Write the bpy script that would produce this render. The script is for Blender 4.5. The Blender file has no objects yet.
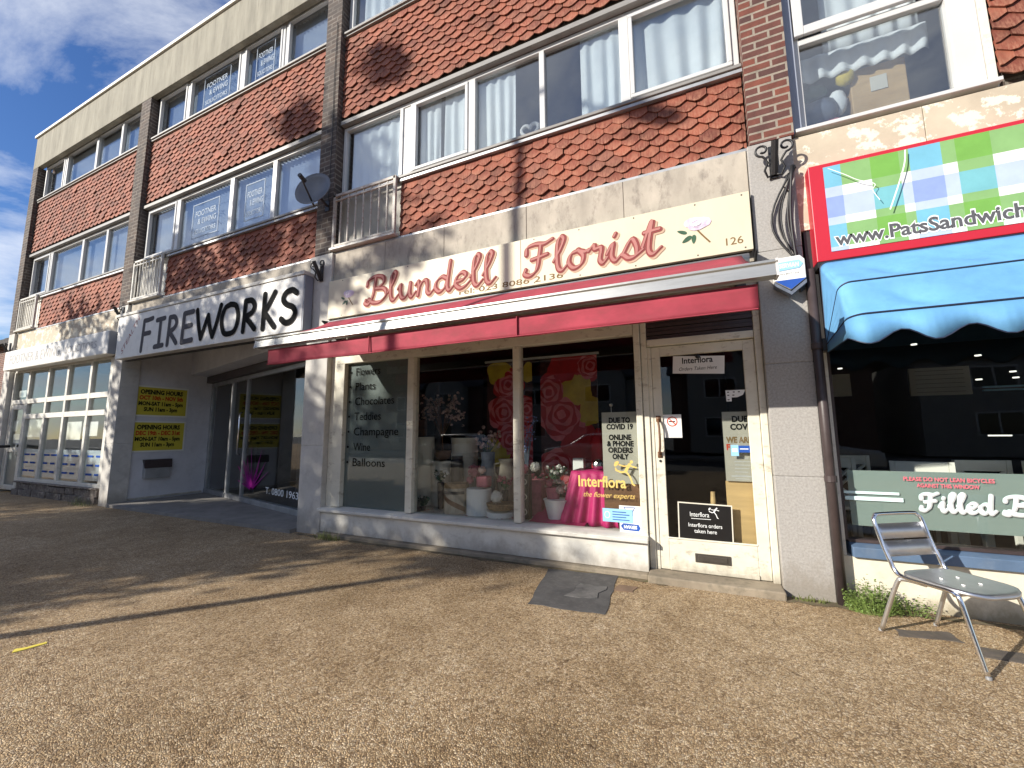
import bpy, bmesh, math, random
from mathutils import Vector, Matrix, noise as mnoise
random.seed(7)
R = math.radians
sc = bpy.context.scene
col = sc.collection

# ------------------------------------------------------------------ camera
CAM = Vector((0, -4.0, 1.29)); F = 407.99; PITCH, ROLL, YAW = R(6.978), R(-.397), R(24.18)
fw = Vector((-math.sin(YAW)*math.cos(PITCH), math.cos(YAW)*math.cos(PITCH), math.sin(PITCH)))
_rt = Vector((math.cos(YAW), math.sin(YAW), 0)); _up = _rt.cross(fw)
rt = _rt*math.cos(ROLL) + _up*math.sin(ROLL); up = _up*math.cos(ROLL) - _rt*math.sin(ROLL)
cd = bpy.data.cameras.new('camera'); cam = bpy.data.objects.new('camera', cd); col.objects.link(cam)
cd.sensor_width = 36; cd.lens = 36*F/1024; cd.clip_start = .05; cd.clip_end = 2000
M = Matrix((rt, up, -fw)).transposed().to_4x4(); M.translation = CAM; cam.matrix_world = M
sc.camera = cam

def P(px, py, y):
    """world point on the plane at depth y that a measured photo pixel falls on"""
    d = fw + rt*((px-512)/F) - up*((py-384)/F)
    t = (y - CAM.y)/d.y
    return CAM + d*t

# ------------------------------------------------------------------ materials
MATS = {}
def newmat(name):
    m = bpy.data.materials.new(name); m.use_nodes = True
    nt = m.node_tree; b = nt.nodes['Principled BSDF']
    MATS[name] = m
    return m, nt, b
def N(nt, t, **kw):
    n = nt.nodes.new(t)
    for k, v in kw.items():
        if k in n.inputs: n.inputs[k].default_value = v
        else: setattr(n, k, v)
    return n
def L(nt, a, b): nt.links.new(a, b)
def c4(c): return (c[0], c[1], c[2], 1)
def ramp(nt, pts):
    r = N(nt, 'ShaderNodeValToRGB'); e = r.color_ramp.elements
    e[0].position, e[0].color = pts[0][0], c4(pts[0][1]); e[1].position, e[1].color = pts[-1][0], c4(pts[-1][1])
    for p, c in pts[1:-1]:
        q = e.new(p); q.color = c4(c)
    return r
def mixc(nt, f, a, b, mode='MIX'):
    m = N(nt, 'ShaderNodeMix', data_type='RGBA', blend_type=mode)
    for s, v in ((0, f), (6, a), (7, b)):
        if hasattr(v, 'links'): L(nt, v, m.inputs[s])
        elif s == 0: m.inputs[0].default_value = v
        else: m.inputs[s].default_value = c4(v)
    return m.outputs[2]
def coords(nt, scale=(1, 1, 1), kind='Object'):
    tc = N(nt, 'ShaderNodeTexCoord'); mp = N(nt, 'ShaderNodeMapping'); mp.inputs['Scale'].default_value = scale
    L(nt, tc.outputs[kind], mp.inputs[0]); return mp.outputs[0]
def noise(nt, vec, s, d=4, r=.6):
    n = N(nt, 'ShaderNodeTexNoise'); n.inputs['Scale'].default_value = s; n.inputs['Detail'].default_value = d
    n.inputs['Roughness'].default_value = r; L(nt, vec, n.inputs['Vector']); return n.outputs[0]
def bump(nt, b, h, st=.3, dist=.01):
    n = N(nt, 'ShaderNodeBump'); n.inputs['Strength'].default_value = st; n.inputs['Distance'].default_value = dist
    L(nt, h, n.inputs['Height']); L(nt, n.outputs[0], b.inputs['Normal'])
def simple(name, c, rough=.6, var=.25, ns=3.0, scale=(1, 1, 1), bst=.15, bs=60, metal=0, dirt=None, dirt_amt=.5, spec=.5, coat=0, de=(.5, .72), low=None):
    """paint / stone / metal with blotchy tone, optional stains and fine relief"""
    m, nt, b = newmat(name)
    v = coords(nt, scale)
    f = noise(nt, v, ns, 6, .65)
    r = ramp(nt, [(.3, [x*(1-var) for x in c]), (.7, [min(1, x*(1+var*.6)) for x in c])]); L(nt, f, r.inputs[0])
    out = r.outputs[0]
    if dirt:
        f2 = noise(nt, v, ns*2.7, 8, .7)
        r2 = ramp(nt, [(de[0], (0, 0, 0)), (de[1], (dirt_amt,)*3)]); L(nt, f2, r2.inputs[0])
        out = mixc(nt, r2.outputs[0], out, dirt)
    if low:                                     # splashed dirt along the foot of a wall, ragged upper edge
        sp = N(nt, 'ShaderNodeSeparateXYZ'); L(nt, coords(nt), sp.inputs[0])
        ma = N(nt, 'ShaderNodeMath', operation='MULTIPLY_ADD'); L(nt, noise(nt, coords(nt, (1, 1, .6)), 7, 6, .7), ma.inputs[0]); ma.inputs[1].default_value = -low[0]*2.2; L(nt, sp.outputs[2], ma.inputs[2])
        mr = N(nt, 'ShaderNodeMapRange'); mr.inputs[1].default_value = -low[0]*.9; mr.inputs[2].default_value = -low[0]*.1; mr.inputs[3].default_value = low[1]; mr.inputs[4].default_value = 0; L(nt, ma.outputs[0], mr.inputs[0])
        out = mixc(nt, mr.outputs[0], out, low[2])
    L(nt, out, b.inputs['Base Color'])
    b.inputs['Roughness'].default_value = rough; b.inputs['Metallic'].default_value = metal
    b.inputs['Specular IOR Level'].default_value = spec; b.inputs['Coat Weight'].default_value = coat
    if bst:
        bump(nt, b, noise(nt, coords(nt), bs, 5), bst, .004)
    return m
def flat(name, c, rough=.55):
    return simple(name, c, rough+.2, .08, 8, bst=0, spec=.05)

simple('cream_paint', (.67, .64, .53), .5, .12, 3, (1, 1, 2), .2, 40, dirt=(.30, .25, .18), dirt_amt=.6, de=(.56, .66), low=(.16, .7, (.22, .18, .13)))
simple('white_paint', (.66, .64, .58), .55, .12, 2.5, (1, 1, 2), .2, 30, dirt=(.36, .33, .28), dirt_amt=.5, de=(.54, .68), low=(.20, .6, (.26, .22, .17)))
simple('upvc', (.58, .58, .575), .3, .05, 1.5, (1, 1, 1), .0, dirt=(.55, .54, .50), dirt_amt=.3)
simple('grey_upvc', (.30, .33, .40), .4, .1, 2)
simple('concrete', (.30, .28, .225), .9, .3, 1.3, (3.5, 3.5, .5), .4, 45, dirt=(.16, .14, .11), dirt_amt=.6)
simple('soffit_board', (.17, .15, .13), .8, .35, 3, (1, 6, 1))
simple('stone_band', (.43, .385, .32), .85, .28, 3.5, (1, 1, .5), .5, 55, dirt=(.19, .165, .14), dirt_amt=.7, de=(.52, .68))
simple('stone_pilaster', (.36, .345, .325), .85, .26, 60, (1, 1, 1), .5, 90, dirt=(.22, .21, .20), dirt_amt=.3, low=(.3, .6, (.20, .17, .13)))
simple('pale_pilaster', (.55, .53, .49), .75, .18, 2, (1, 1, 1), .3, 50, dirt=(.28, .26, .24), dirt_amt=.5, low=(.35, .6, (.25, .22, .18)))
simple('peeling_paint', (.50, .43, .33), .8, .15, 2.5, (1, 1, 1), .4, 30, dirt=(.74, .70, .58), dirt_amt=.85, de=(.535, .56))
simple('render_wall', (.70, .65, .53), .8, .1, 3, (1, 1, 1), .3, 40, dirt=(.45, .40, .31), dirt_amt=.45, low=(.14, .8, (.24, .20, .12)))
simple('recess_wall', (.64, .64, .67), .6, .1, 2, bst=.1, dirt=(.4, .4, .42), dirt_amt=.4)
simple('black_metal', (.02, .02, .022), .45, .3, 9, bst=.2)
simple('dark_brown_metal', (.055, .04, .04), .45, .3, 6)
simple('aluminium_bar', (.46, .46, .44), .42, .12, 2, (1, 1, 8), .1, 40, metal=.75, dirt=(.28, .27, .25), dirt_amt=.4)
simple('chrome', (.86, .86, .87), .13, .05, 3, bst=0, metal=1)
simple('sheet_aluminium', (.74, .74, .75), .40, .10, 9, bst=.05, metal=1)
simple('old_plate', (.10, .088, .075), .5, .3, 9, metal=.6)
simple('office_vinyl', (.50, .57, .64), .5, .1, 3, bst=0)
simple('galvanised', (.42, .43, .44), .5, .25, 4, metal=.6)
simple('rusty_white', (.52, .48, .43), .6, .15, 5, (1, 1, 2), dirt=(.28, .12, .06), dirt_amt=.9)
simple('white_metal', (.58, .56, .51), .5, .1, 4, (1, 1, 2), dirt=(.45, .38, .30), dirt_amt=.5)
simple('canopy_red', (.34, .038, .062), .8, .28, 2.6, (1, 1, 2), .25, 300, dirt=(.24, .04, .05), dirt_amt=.7)
simple('canopy_blue', (.13, .35, .62), .75, .22, 2.0, bst=.25, bs=250, dirt=(.06, .19, .42), dirt_amt=.3)
simple('navy_trim', (.012, .02, .05), .6, .1)
simple('blue_sill', (.10, .16, .26), .5, .2, 3, dirt=(.2, .24, .3), dirt_amt=.4)
simple('sign_cream', (.64, .585, .43), .5, .07, 1.5, (1, 1, .6), .05, dirt=(.55, .49, .36), dirt_amt=.4)
simple('sign_white', (.76, .745, .71), .45, .08, 1.5, bst=.05, dirt=(.46, .45, .42), dirt_amt=.4)
simple('sign_grey_side', (.22, .24, .28), .45, .15)
simple('sign_red', (.48, .018, .036), .4, .06, 1.5, bst=.03)
simple('green_leaf', (.15, .22, .05), .55, .5, 9, bst=0)
simple('dry_grass', (.13, .15, .04), .7, .5, 9, bst=0)
simple('tree_leaf', (.045, .085, .018), .55, .5, 3, bst=0)
simple('grey_trim', (.25, .24, .225), .5, .15, 3, (1, 1, 3), dirt=(.16, .15, .14), dirt_amt=.5)
simple('bark', (.12, .09, .065), .9, .4, 5, (1, 1, .3), .6, 25)
simple('wall_foot_soil', (.15, .115, .07), .95, .5, 9, bst=.8, bs=90, dirt=(.10, .13, .04), dirt_amt=.8)
simple('tarmac', (.080, .077, .076), .85, .35, 7, bst=.8, bs=160, dirt=(.14, .13, .125), dirt_amt=.55)
simple('cover_concrete', (.135, .13, .125), .85, .3, 10, bst=.7, bs=120, dirt=(.05, .05, .05), dirt_amt=.7)
simple('slate_paver', (.10, .085, .075), .8, .3, 8, bst=.4, bs=80, dirt=(.2, .16, .1), dirt_amt=.5)
simple('brown_paver', (.20, .13, .085), .85, .3, 8, bst=.4, bs=80)
simple('concrete_step', (.27, .225, .165), .9, .3, 4, bst=.6, bs=60, dirt=(.11, .10, .07), dirt_amt=.7)
simple('entrance_slab', (.24, .225, .205), .85, .25, 2.5, bst=.4, bs=60, dirt=(.12, .11, .1), dirt_amt=.6)
simple('sooty_brick', (.16, .13, .11), .9, .5, 6, bst=.6, bs=40, dirt=(.45, .42, .36), dirt_amt=.8)
simple('road_asphalt', (.05, .05, .052), .85, .25, 3, bst=.5, bs=120)
simple('kerb_stone', (.30, .29, .27), .85, .2, 4, bst=.3)
simple('room_wall', (.45, .46, .47), .9, .15, 2, bst=0)
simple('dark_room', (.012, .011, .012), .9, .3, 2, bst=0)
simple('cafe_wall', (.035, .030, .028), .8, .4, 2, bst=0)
simple('shop_floor', (.10, .085, .075), .7, .3, 3, bst=0)
simple('display_bed', (.42, .40, .37), .6, .12, 3, bst=0)
simple('curtain', (.76, .79, .78), .85, .06, 3, bst=.1, bs=200)
simple('blind', (.50, .58, .70), .8, .06, 3, bst=0)
simple('vinyl_frost', (.13, .155, .155), .35, .06, 1.5, bst=0)
simple('cafe_vinyl', (.25, .31, .29), .35, .08, 1.2, bst=0)
simple('ivory_card', (.66, .63, .53), .6, .07, 4, bst=.05)
simple('card_white', (.74, .74, .72), .6, .05, 4, bst=0)
simple('grey_card', (.38, .36, .31), .6, .08, 4, bst=0)
simple('plywood', (.55, .37, .17), .6, .2, 1.6, (1, 1, 9), .1)
simple('brown_wood', (.16, .075, .035), .5, .4, 3, (1, 1, 6))
simple('wicker', (.27, .17, .08), .8, .5, 30, bst=.8, bs=120)
simple('black_board', (.010, .010, .011), .3, .2, 5, bst=0)
simple('hot_pink_cloth', (.50, .012, .14), .6, .25, 4, bst=.1, bs=150)
simple('rose_pink', (.44, .12, .165), .75, .4, 12, bst=.4)
simple('dusty_blossom', (.62, .44, .40), .75, .4, 14, bst=.3)
simple('pale_petal', (.78, .76, .70), .7, .15, 12, bst=.3)
simple('lilac_petal', (.66, .56, .70), .7, .3, 15, bst=.2)
simple('leaf_dark', (.035, .10, .05), .5, .4, 10, bst=0)
simple('vase_blue', (.13, .15, .19), .35, .3, 12, bst=.3)
simple('vase_dark', (.03, .03, .035), .3, .3, 10, bst=0)
simple('stone_jug', (.42, .36, .28), .7, .3, 10, bst=.4)
simple('silver', (.75, .75, .76), .2, .1, 20, bst=.4, bs=60, metal=1)
simple('white_chair_paint', (.78, .76, .70), .5, .08, 4)
simple('petal_red', (.46, .014, .022), .7, .3, 5, bst=.2, bs=30)
simple('petal_pink', (.68, .17, .20), .7, .35, 5, bst=.2, bs=30)
simple('petal_yellow', (.55, .42, .04), .7, .3, 5, bst=.2, bs=30)
simple('banner_ground', (.05, .012, .014), .7, .7, 4, bst=0)
simple('cable_black', (.018, .017, .018), .5, .2)
simple('yellow_paint', (.80, .66, .09), .6, .1)
simple('poster_yellow', (.60, .51, .05), .45, .06, 3, bst=0, dirt=(.50, .44, .06), dirt_amt=.5)
simple('poster_rim', (.80, .80, .74), .45, .06)
flat('ink_black', (.012, .012, .012)); flat('ink_red', (.50, .05, .02)); flat('ink_grey', (.10, .10, .11)); flat('ink_brown', (.20, .13, .06))
flat('ink_white', (.80, .82, .82)); flat('ink_gold', (.70, .50, .16)); flat('ink_blue', (.03, .09, .36)); flat('ink_pale_blue', (.30, .55, .75))
flat('ink_pink', (.72, .15, .20)); flat('ink_aqua', (.66, .86, .84)); flat('ink_faint_grey', (.48, .48, .48)); flat('ink_faint_red', (.42, .20, .20))
flat('ink_purple', (.30, .015, .22)); flat('script_red', (.27, .078, .075)); flat('script_light', (.43, .20, .18)); flat('script_shade', (.53, .37, .27))
flat('sign_light_lav', (.42, .50, .72)); flat('sign_teal', (.17, .42, .47)); flat('lettering_pale', (.42, .48, .56))
flat('sign_green', (.22, .39, .16)); flat('sign_sky', (.17, .42, .56)); flat('sign_lav', (.25, .33, .62)); flat('sign_paper', (.72, .73, .74)); flat('sign_deep_green', (.17, .37, .085))
simple('dark_tile', (.045, .038, .034), .8, .5, 12, bst=.5)
simple('house_render', (.33, .32, .30), .85, .1, 2)
simple('house_slate', (.07, .07, .08), .8, .3, 8)
simple('car_white', (.75, .76, .77), .25, .04, 2, bst=0, coat=.6)
simple('car_silver', (.62, .64, .66), .3, .05, 2, bst=0, metal=.5, coat=.6)
simple('tyre', (.02, .02, .02), .8, .2)
simple('car_glass', (.01, .012, .014), .06, .1, bst=0)
simple('dish_grey', (.15, .155, .17), .45, .2, 4, metal=.3, dirt=(.16, .16, .17), dirt_amt=.5)

def brick(name, c1, c2, mort, w=.225, h=.075, ms=.010, bst=.5, soot=None):
    m, nt, b = newmat(name)
    tc = N(nt, 'ShaderNodeTexCoord'); sp = N(nt, 'ShaderNodeSeparateXYZ'); L(nt, tc.outputs['Object'], sp.inputs[0])
    ad = N(nt, 'ShaderNodeMath', operation='ADD'); L(nt, sp.outputs[0], ad.inputs[0]); L(nt, sp.outputs[1], ad.inputs[1])
    cb = N(nt, 'ShaderNodeCombineXYZ'); L(nt, ad.outputs[0], cb.inputs[0]); L(nt, sp.outputs[2], cb.inputs[1])
    bt = N(nt, 'ShaderNodeTexBrick'); L(nt, cb.outputs[0], bt.inputs['Vector'])
    for k, v in (('Scale', 1), ('Brick Width', w), ('Row Height', h), ('Mortar Size', ms), ('Mortar Smooth', .15), ('Bias', 0)): bt.inputs[k].default_value = v
    bt.inputs['Color1'].default_value = c4(c1); bt.inputs['Color2'].default_value = c4(c2); bt.inputs['Mortar'].default_value = c4(mort)
    f = noise(nt, tc.outputs['Object'], 9, 6, .7)
    o = mixc(nt, .55, bt.outputs[0], ramp(nt, [(.3, (.35, .35, .35)), (.7, (1.25, 1.2, 1.2))]).outputs[0], 'MULTIPLY')
    rr = nt.nodes[-1] if False else [n for n in nt.nodes if n.type == 'VALTORGB'][-1]; L(nt, f, rr.inputs[0])
    if soot:
        f2 = noise(nt, tc.outputs['Object'], 2.3, 5, .7); r2 = ramp(nt, [(.45, (0, 0, 0)), (.62, (.75,)*3)]); L(nt, f2, r2.inputs[0])
        o = mixc(nt, r2.outputs[0], o, soot)
    L(nt, o, b.inputs['Base Color']); b.inputs['Roughness'].default_value = .88
    mth = N(nt, 'ShaderNodeMath', operation='MULTIPLY_ADD'); L(nt, bt.outputs[1], mth.inputs[0]); mth.inputs[1].default_value = -1.0
    f3 = noise(nt, tc.outputs['Object'], 60, 5); L(nt, f3, mth.inputs[2]); bump(nt, b, mth.outputs[0], bst, .008)
brick('brick_red', (.20, .060, .038), (.085, .040, .036), (.30, .26, .21))
brick('brick_grey', (.13, .095, .075), (.07, .055, .05), (.22, .195, .165), soot=(.07, .06, .055))
brick('brick_house', (.20, .075, .045), (.14, .06, .045), (.28, .25, .22))

# hanging tile: each face carries its own tone, each vertex its height on the tile
m, nt, b = newmat('clay_tile')
a1 = N(nt, 'ShaderNodeAttribute', attribute_name='tone'); a2 = N(nt, 'ShaderNodeAttribute', attribute_name='low')
r1 = ramp(nt, [(0, (.13, .030, .018)), (.45, (.22, .052, .029)), (.8, (.28, .078, .042)), (1, (.19, .066, .045))]); L(nt, a1.outputs['Fac'], r1.inputs[0])
st = noise(nt, coords(nt, (60, 60, 5)), 1.0, 6, .75)
st2 = noise(nt, coords(nt), 5, 4)
ml = N(nt, 'ShaderNodeMath', operation='MULTIPLY'); rs = ramp(nt, [(.40, (0, 0, 0)), (.60, (1, 1, 1))]); L(nt, st, rs.inputs[0])
L(nt, rs.outputs[0], ml.inputs[0]); L(nt, a2.outputs['Fac'], ml.inputs[1])
ml2 = N(nt, 'ShaderNodeMath', operation='MULTIPLY'); L(nt, ml.outputs[0], ml2.inputs[0]); ml2.inputs[1].default_value = .75
o = mixc(nt, ml2.outputs[0], r1.outputs[0], (.42, .20, .125))
rz = ramp(nt, [(.34, (.58, .58, .55)), (.5, (.95, .94, .93)), (.68, (1.12, 1.1, 1.1))]); L(nt, st2, rz.inputs[0]); o = mixc(nt, .8, o, rz.outputs[0], 'MULTIPLY')
L(nt, o, b.inputs['Base Color']); b.inputs['Roughness'].default_value = .8
bump(nt, b, noise(nt, coords(nt), 70, 5), .3, .005)

# resin-bound gravel paving
m, nt, b = newmat('gravel_paving')
v = coords(nt)
vo = N(nt, 'ShaderNodeTexVoronoi', feature='F1'); vo.inputs['Scale'].default_value = 98; L(nt, v, vo.inputs['Vector'])
ve = N(nt, 'ShaderNodeTexVoronoi', feature='DISTANCE_TO_EDGE'); ve.inputs['Scale'].default_value = 98; L(nt, v, ve.inputs['Vector'])
sp = N(nt, 'ShaderNodeSeparateColor'); L(nt, vo.outputs['Color'], sp.inputs[0])
rs = ramp(nt, [(0, (.30, .21, .125)), (.22, (.50, .37, .22)), (.5, (.64, .495, .31)), (.72, (.71, .57, .38)), (.88, (.83, .72, .54)), (1, (.50, .40, .29))]); L(nt, sp.outputs[0], rs.inputs[0])
o = rs.outputs[0]
def layer(o, h, pts, amt):
    r = ramp(nt, pts); L(nt, h, r.inputs[0]); return mixc(nt, amt, o, r.outputs[0], 'MULTIPLY')
o = layer(o, noise(nt, v, .45, 5, .6), [(.34, (.70, .65, .57)), (.5, (.94, .90, .85)), (.64, (1.06, 1.05, 1.04))], 1)      # broad worn and damp areas
o = layer(o, noise(nt, v, 2.6, 7, .7), [(.36, (.76, .71, .63)), (.6, (1.06, 1.05, 1.03))], .8)
o = layer(o, noise(nt, coords(nt, (1, 1, 1)), 14, 4, .6), [(.35, (.84, .81, .77)), (.65, (1.08, 1.07, 1.06))], .8)
o = layer(o, ve.outputs['Distance'], [(0.0, (.26, .22, .19)), (.14, (1, 1, 1))], .9)
# wandering hairline cracks
mx = N(nt, 'ShaderNodeVectorMath', operation='ADD'); L(nt, v, mx.inputs[0])
nz = N(nt, 'ShaderNodeTexNoise'); nz.inputs['Scale'].default_value = 2.4; nz.inputs['Detail'].default_value = 6; L(nt, v, nz.inputs['Vector']); L(nt, nz.outputs['Color'], mx.inputs[1])
cv = N(nt, 'ShaderNodeTexVoronoi', feature='DISTANCE_TO_EDGE'); cv.inputs['Scale'].default_value = .75; L(nt, mx.outputs[0], cv.inputs['Vector'])
o = layer(o, cv.outputs['Distance'], [(0, (.42, .36, .30)), (.0055, (1, 1, 1))], .8)
# trodden gum and oil spots
gv = N(nt, 'ShaderNodeTexVoronoi', feature='F1'); gv.inputs['Scale'].default_value = 1.7; L(nt, v, gv.inputs['Vector'])
o = layer(o, gv.outputs['Distance'], [(.028, (.40, .36, .33)), (.045, (1, 1, 1))], .75)
L(nt, o, b.inputs['Base Color']); b.inputs['Roughness'].default_value = .8; b.inputs['Specular IOR Level'].default_value = .35
mm = N(nt, 'ShaderNodeMapRange'); mm.inputs[2].default_value = .28; L(nt, ve.outputs['Distance'], mm.inputs[0])
bump(nt, b, mm.outputs[0], .85, .006)

def glass(name, ior, tint, boost=1.0):
    m, nt, b = newmat(name); nt.nodes.remove(b)
    out = nt.nodes['Material Output']
    fr = N(nt, 'ShaderNodeFresnel'); ge = N(nt, 'ShaderNodeNewGeometry'); mi = N(nt, 'ShaderNodeMapRange')   # same reflectance at the entry and the exit face of the pane
    mi.inputs[3].default_value = ior; mi.inputs[4].default_value = 1/ior; L(nt, ge.outputs['Backfacing'], mi.inputs[0]); L(nt, mi.outputs[0], fr.inputs['IOR'])
    tr = N(nt, 'ShaderNodeBsdfTransparent'); tr.inputs[0].default_value = c4(tint)
    gl = N(nt, 'ShaderNodeBsdfGlossy'); gl.inputs['Roughness'].default_value = .012
    wob = N(nt, 'ShaderNodeBump'); wob.inputs['Strength'].default_value = .03; wob.inputs['Distance'].default_value = .02
    L(nt, noise(nt, coords(nt), 1.6, 2), wob.inputs['Height']); L(nt, wob.outputs[0], gl.inputs['Normal'])
    mx = N(nt, 'ShaderNodeMixShader'); L(nt, fr.outputs[0], mx.inputs[0]); L(nt, tr.outputs[0], mx.inputs[1]); L(nt, gl.outputs[0], mx.inputs[2])
    L(nt, mx.outputs[0], out.inputs[0])
glass('shop_glass', 1.45, (.93, .95, .94))
glass('upper_glass', 2.35, (.88, .91, .93))
m, nt, b = newmat('ceiling_lamp_glow'); b.inputs['Emission Color'].default_value = (1, .95, .85, 1); b.inputs['Emission Strength'].default_value = 1.3

# ------------------------------------------------------------------ builders
ROOT = {}
class MB:
    def __init__(s): s.v = []; s.f = []; s.at = {}
    def add(s, vs, fs):
        o = len(s.v); s.v += [tuple(x) for x in vs]; s.f += [tuple(i+o for i in f) for f in fs]; return s
    def box(s, x0, x1, y0, y1, z0, z1):
        if x0 > x1: x0, x1 = x1, x0
        if y0 > y1: y0, y1 = y1, y0
        if z0 > z1: z0, z1 = z1, z0
        return s.add([(x0, y0, z0), (x1, y0, z0), (x1, y1, z0), (x0, y1, z0), (x0, y0, z1), (x1, y0, z1), (x1, y1, z1), (x0, y1, z1)],
              [(0, 3, 2, 1), (4, 5, 6, 7), (0, 1, 5, 4), (1, 2, 6, 5), (2, 3, 7, 6), (3, 0, 4, 7)])
    def obox(s, a, b, w, h0, h1, side=0):
        """upright slab along a->b (2D), thickness w to the chosen side, from height h0 to h1"""
        a = Vector(a); b = Vector(b); d = (b-a).normalized(); n = Vector((-d.y, d.x))
        p = [a+n*side, b+n*side, b+n*(side+w), a+n*(side+w)]
        vs = [(q.x, q.y, h0) for q in p]+[(q.x, q.y, h1) for q in p]
        return s.add(vs, [(0, 3, 2, 1), (4, 5, 6, 7), (0, 1, 5, 4), (1, 2, 6, 5), (2, 3, 7, 6), (3, 0, 4, 7)])
    def prism(s, poly, y0, y1):
        """outline in x,z extruded from depth y0 to y1"""
        n = len(poly); vs = [(x, y0, z) for x, z in poly]+[(x, y1, z) for x, z in poly]
        return s.add(vs, [tuple(range(n)), tuple(range(2*n-1, n-1, -1))]+[(i, i+n, (i+1) % n+n, (i+1) % n) for i in range(n)])
    def prismx(s, poly, x0, x1):
        """outline in y,z extruded along x"""
        n = len(poly); vs = [(x0, y, z) for y, z in poly]+[(x1, y, z) for y, z in poly]
        return s.add(vs, [tuple(range(n-1, -1, -1)), tuple(range(n, 2*n))]+[(i, (i+1) % n, (i+1) % n+n, i+n) for i in range(n)])
    def prismz(s, poly, z0, z1):
        n = len(poly); vs = [(x, y, z0) for x, y in poly]+[(x, y, z1) for x, y in poly]
        return s.add(vs, [tuple(range(n-1, -1, -1)), tuple(range(n, 2*n))]+[(i, (i+1) % n, (i+1) % n+n, i+n) for i in range(n)])
    def tube(s, pts, r, n=8, closed=False):
        pts = [Vector(p) for p in pts]; k = len(pts); rings = []
        rr = r if isinstance(r, (list, tuple)) else [r]*k
        ref = None
        for i, p in enumerate(pts):
            if closed: d = pts[(i+1) % k]-pts[i-1]
            else: d = pts[min(i+1, k-1)]-pts[max(i-1, 0)]
            d = d.normalized() if d.length > 1e-9 else Vector((0, 0, 1))
            if ref is None:
                ref = d.cross(Vector((0, 0, 1)) if abs(d.z) < .9 else Vector((1, 0, 0))).normalized()
            else:
                ref = (ref-d*ref.dot(d)); ref = ref.normalized() if ref.length > 1e-6 else d.orthogonal().normalized()
            q = d.cross(ref)
            rings.append([p+(ref*math.cos(2*math.pi*j/n)+q*math.sin(2*math.pi*j/n))*rr[i] for j in range(n)])
        vs = [x for g in rings for x in g]; fs = []
        for i in range(k if closed else k-1):
            a = i*n; bb = ((i+1) % k)*n
            for j in range(n): fs.append((a+j, a+(j+1) % n, bb+(j+1) % n, bb+j))
        if not closed:
            fs.append(tuple(range(n-1, -1, -1))); fs.append(tuple((k-1)*n+j for j in range(n)))
        return s.add(vs, fs)
    def lathe(s, c, prof, n=20):
        """profile of (radius, height) turned round the vertical axis at c"""
        vs = []; fs = []
        for r, z in prof:
            for j in range(n):
                a = 2*math.pi*j/n; vs.append((c[0]+r*math.cos(a), c[1]+r*math.sin(a), c[2]+z))
        for i in range(len(prof)-1):
            for j in range(n): fs.append((i*n+j, i*n+(j+1) % n, (i+1)*n+(j+1) % n, (i+1)*n+j))
        fs.append(tuple(range(n-1, -1, -1))); fs.append(tuple((len(prof)-1)*n+j for j in range(n)))
        return s.add(vs, fs)
    def ball(s, c, r, n=10, sq=(1, 1, 1), lump=0):
        vs = []; fs = []; m_ = n//2+1
        for i in range(m_+1):
            t = math.pi*i/m_
            for j in range(n):
                a = 2*math.pi*j/n; k = 1+(random.uniform(-lump, lump) if lump else 0)
                vs.append((c[0]+r*sq[0]*k*math.sin(t)*math.cos(a), c[1]+r*sq[1]*k*math.sin(t)*math.sin(a), c[2]+r*sq[2]*k*math.cos(t)))
        for i in range(m_):
            for j in range(n): fs.append((i*n+j, i*n+(j+1) % n, (i+1)*n+(j+1) % n, (i+1)*n+j))
        return s.add(vs, fs)
    def build(s, name, mat, parent=None, smooth=False, bevel=0, label=None):
        me = bpy.data.meshes.new(name)
        off = Vector((0, 0, 0)); p = parent
        while p is not None: off += p.location; p = p.parent
        me.from_pydata([(v[0]-off.x, v[1]-off.y, v[2]-off.z) for v in s.v], [], s.f)
        for k, (dom, vals) in s.at.items():
            a = me.attributes.new(k, 'FLOAT', dom); a.data.foreach_set('value', vals)
        me.materials.append(MATS[mat] if isinstance(mat, str) else mat)
        if smooth: me.shade_smooth()
        o = bpy.data.objects.new(name, me); col.objects.link(o); o.parent = parent
        if bevel:
            bv = o.modifiers.new('edge', 'BEVEL'); bv.width = bevel; bv.segments = 2; bv.limit_method = 'ANGLE'
        if label: o['label'] = label
        return o
def tag(o, label, cat, group=None, kind=None):
    o['label'] = label; o['category'] = cat
    if group: o['group'] = group
    if kind: o['kind'] = kind
    return o
def thing(name, loc, label, cat, group=None):
    o = bpy.data.objects.new(name, None); o.location = loc; o.empty_display_size = .1; col.objects.link(o)
    return tag(o, label, cat, group)
def struct(o): o['kind'] = 'structure'; return o
def bx(*a): return MB().box(*a)

def text(name, s, mat, parent, x, z, w, h, y, align='C', bold=0, shear=0, wall='front', fit=True, n='front'):
    """lettering laid on a face: centre/left x, baseline z, fitted to width w and cap height h"""
    cu = bpy.data.curves.new('t', 'FONT'); cu.body = s; cu.size = 1; cu.offset = bold; cu.shear = shear; cu.resolution_u = 3
    ob = bpy.data.objects.new('t', cu); me = bpy.data.meshes.new_from_object(ob)
    bpy.data.objects.remove(ob)
    vs = [v.co.copy() for v in me.vertices]; fs = [tuple(p.vertices) for p in me.polygons]
    if not vs: return None
    x0 = min(v.x for v in vs); x1 = max(v.x for v in vs)
    k = h/.70; kx = w/(x1-x0) if fit else k
    mb = MB(); out = []
    for v in vs:
        u = (v.x-(x0 if align == 'L' else (x0+x1)/2))*kx; t = v.y*k
        if wall == 'front': out.append((x+u, y, z+t))
        else: out.append((x, y+u, z+t))          # on a face looking towards +x, running along y
    mb.add(out, fs)
    return mb.build(name, mat, parent)

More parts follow.
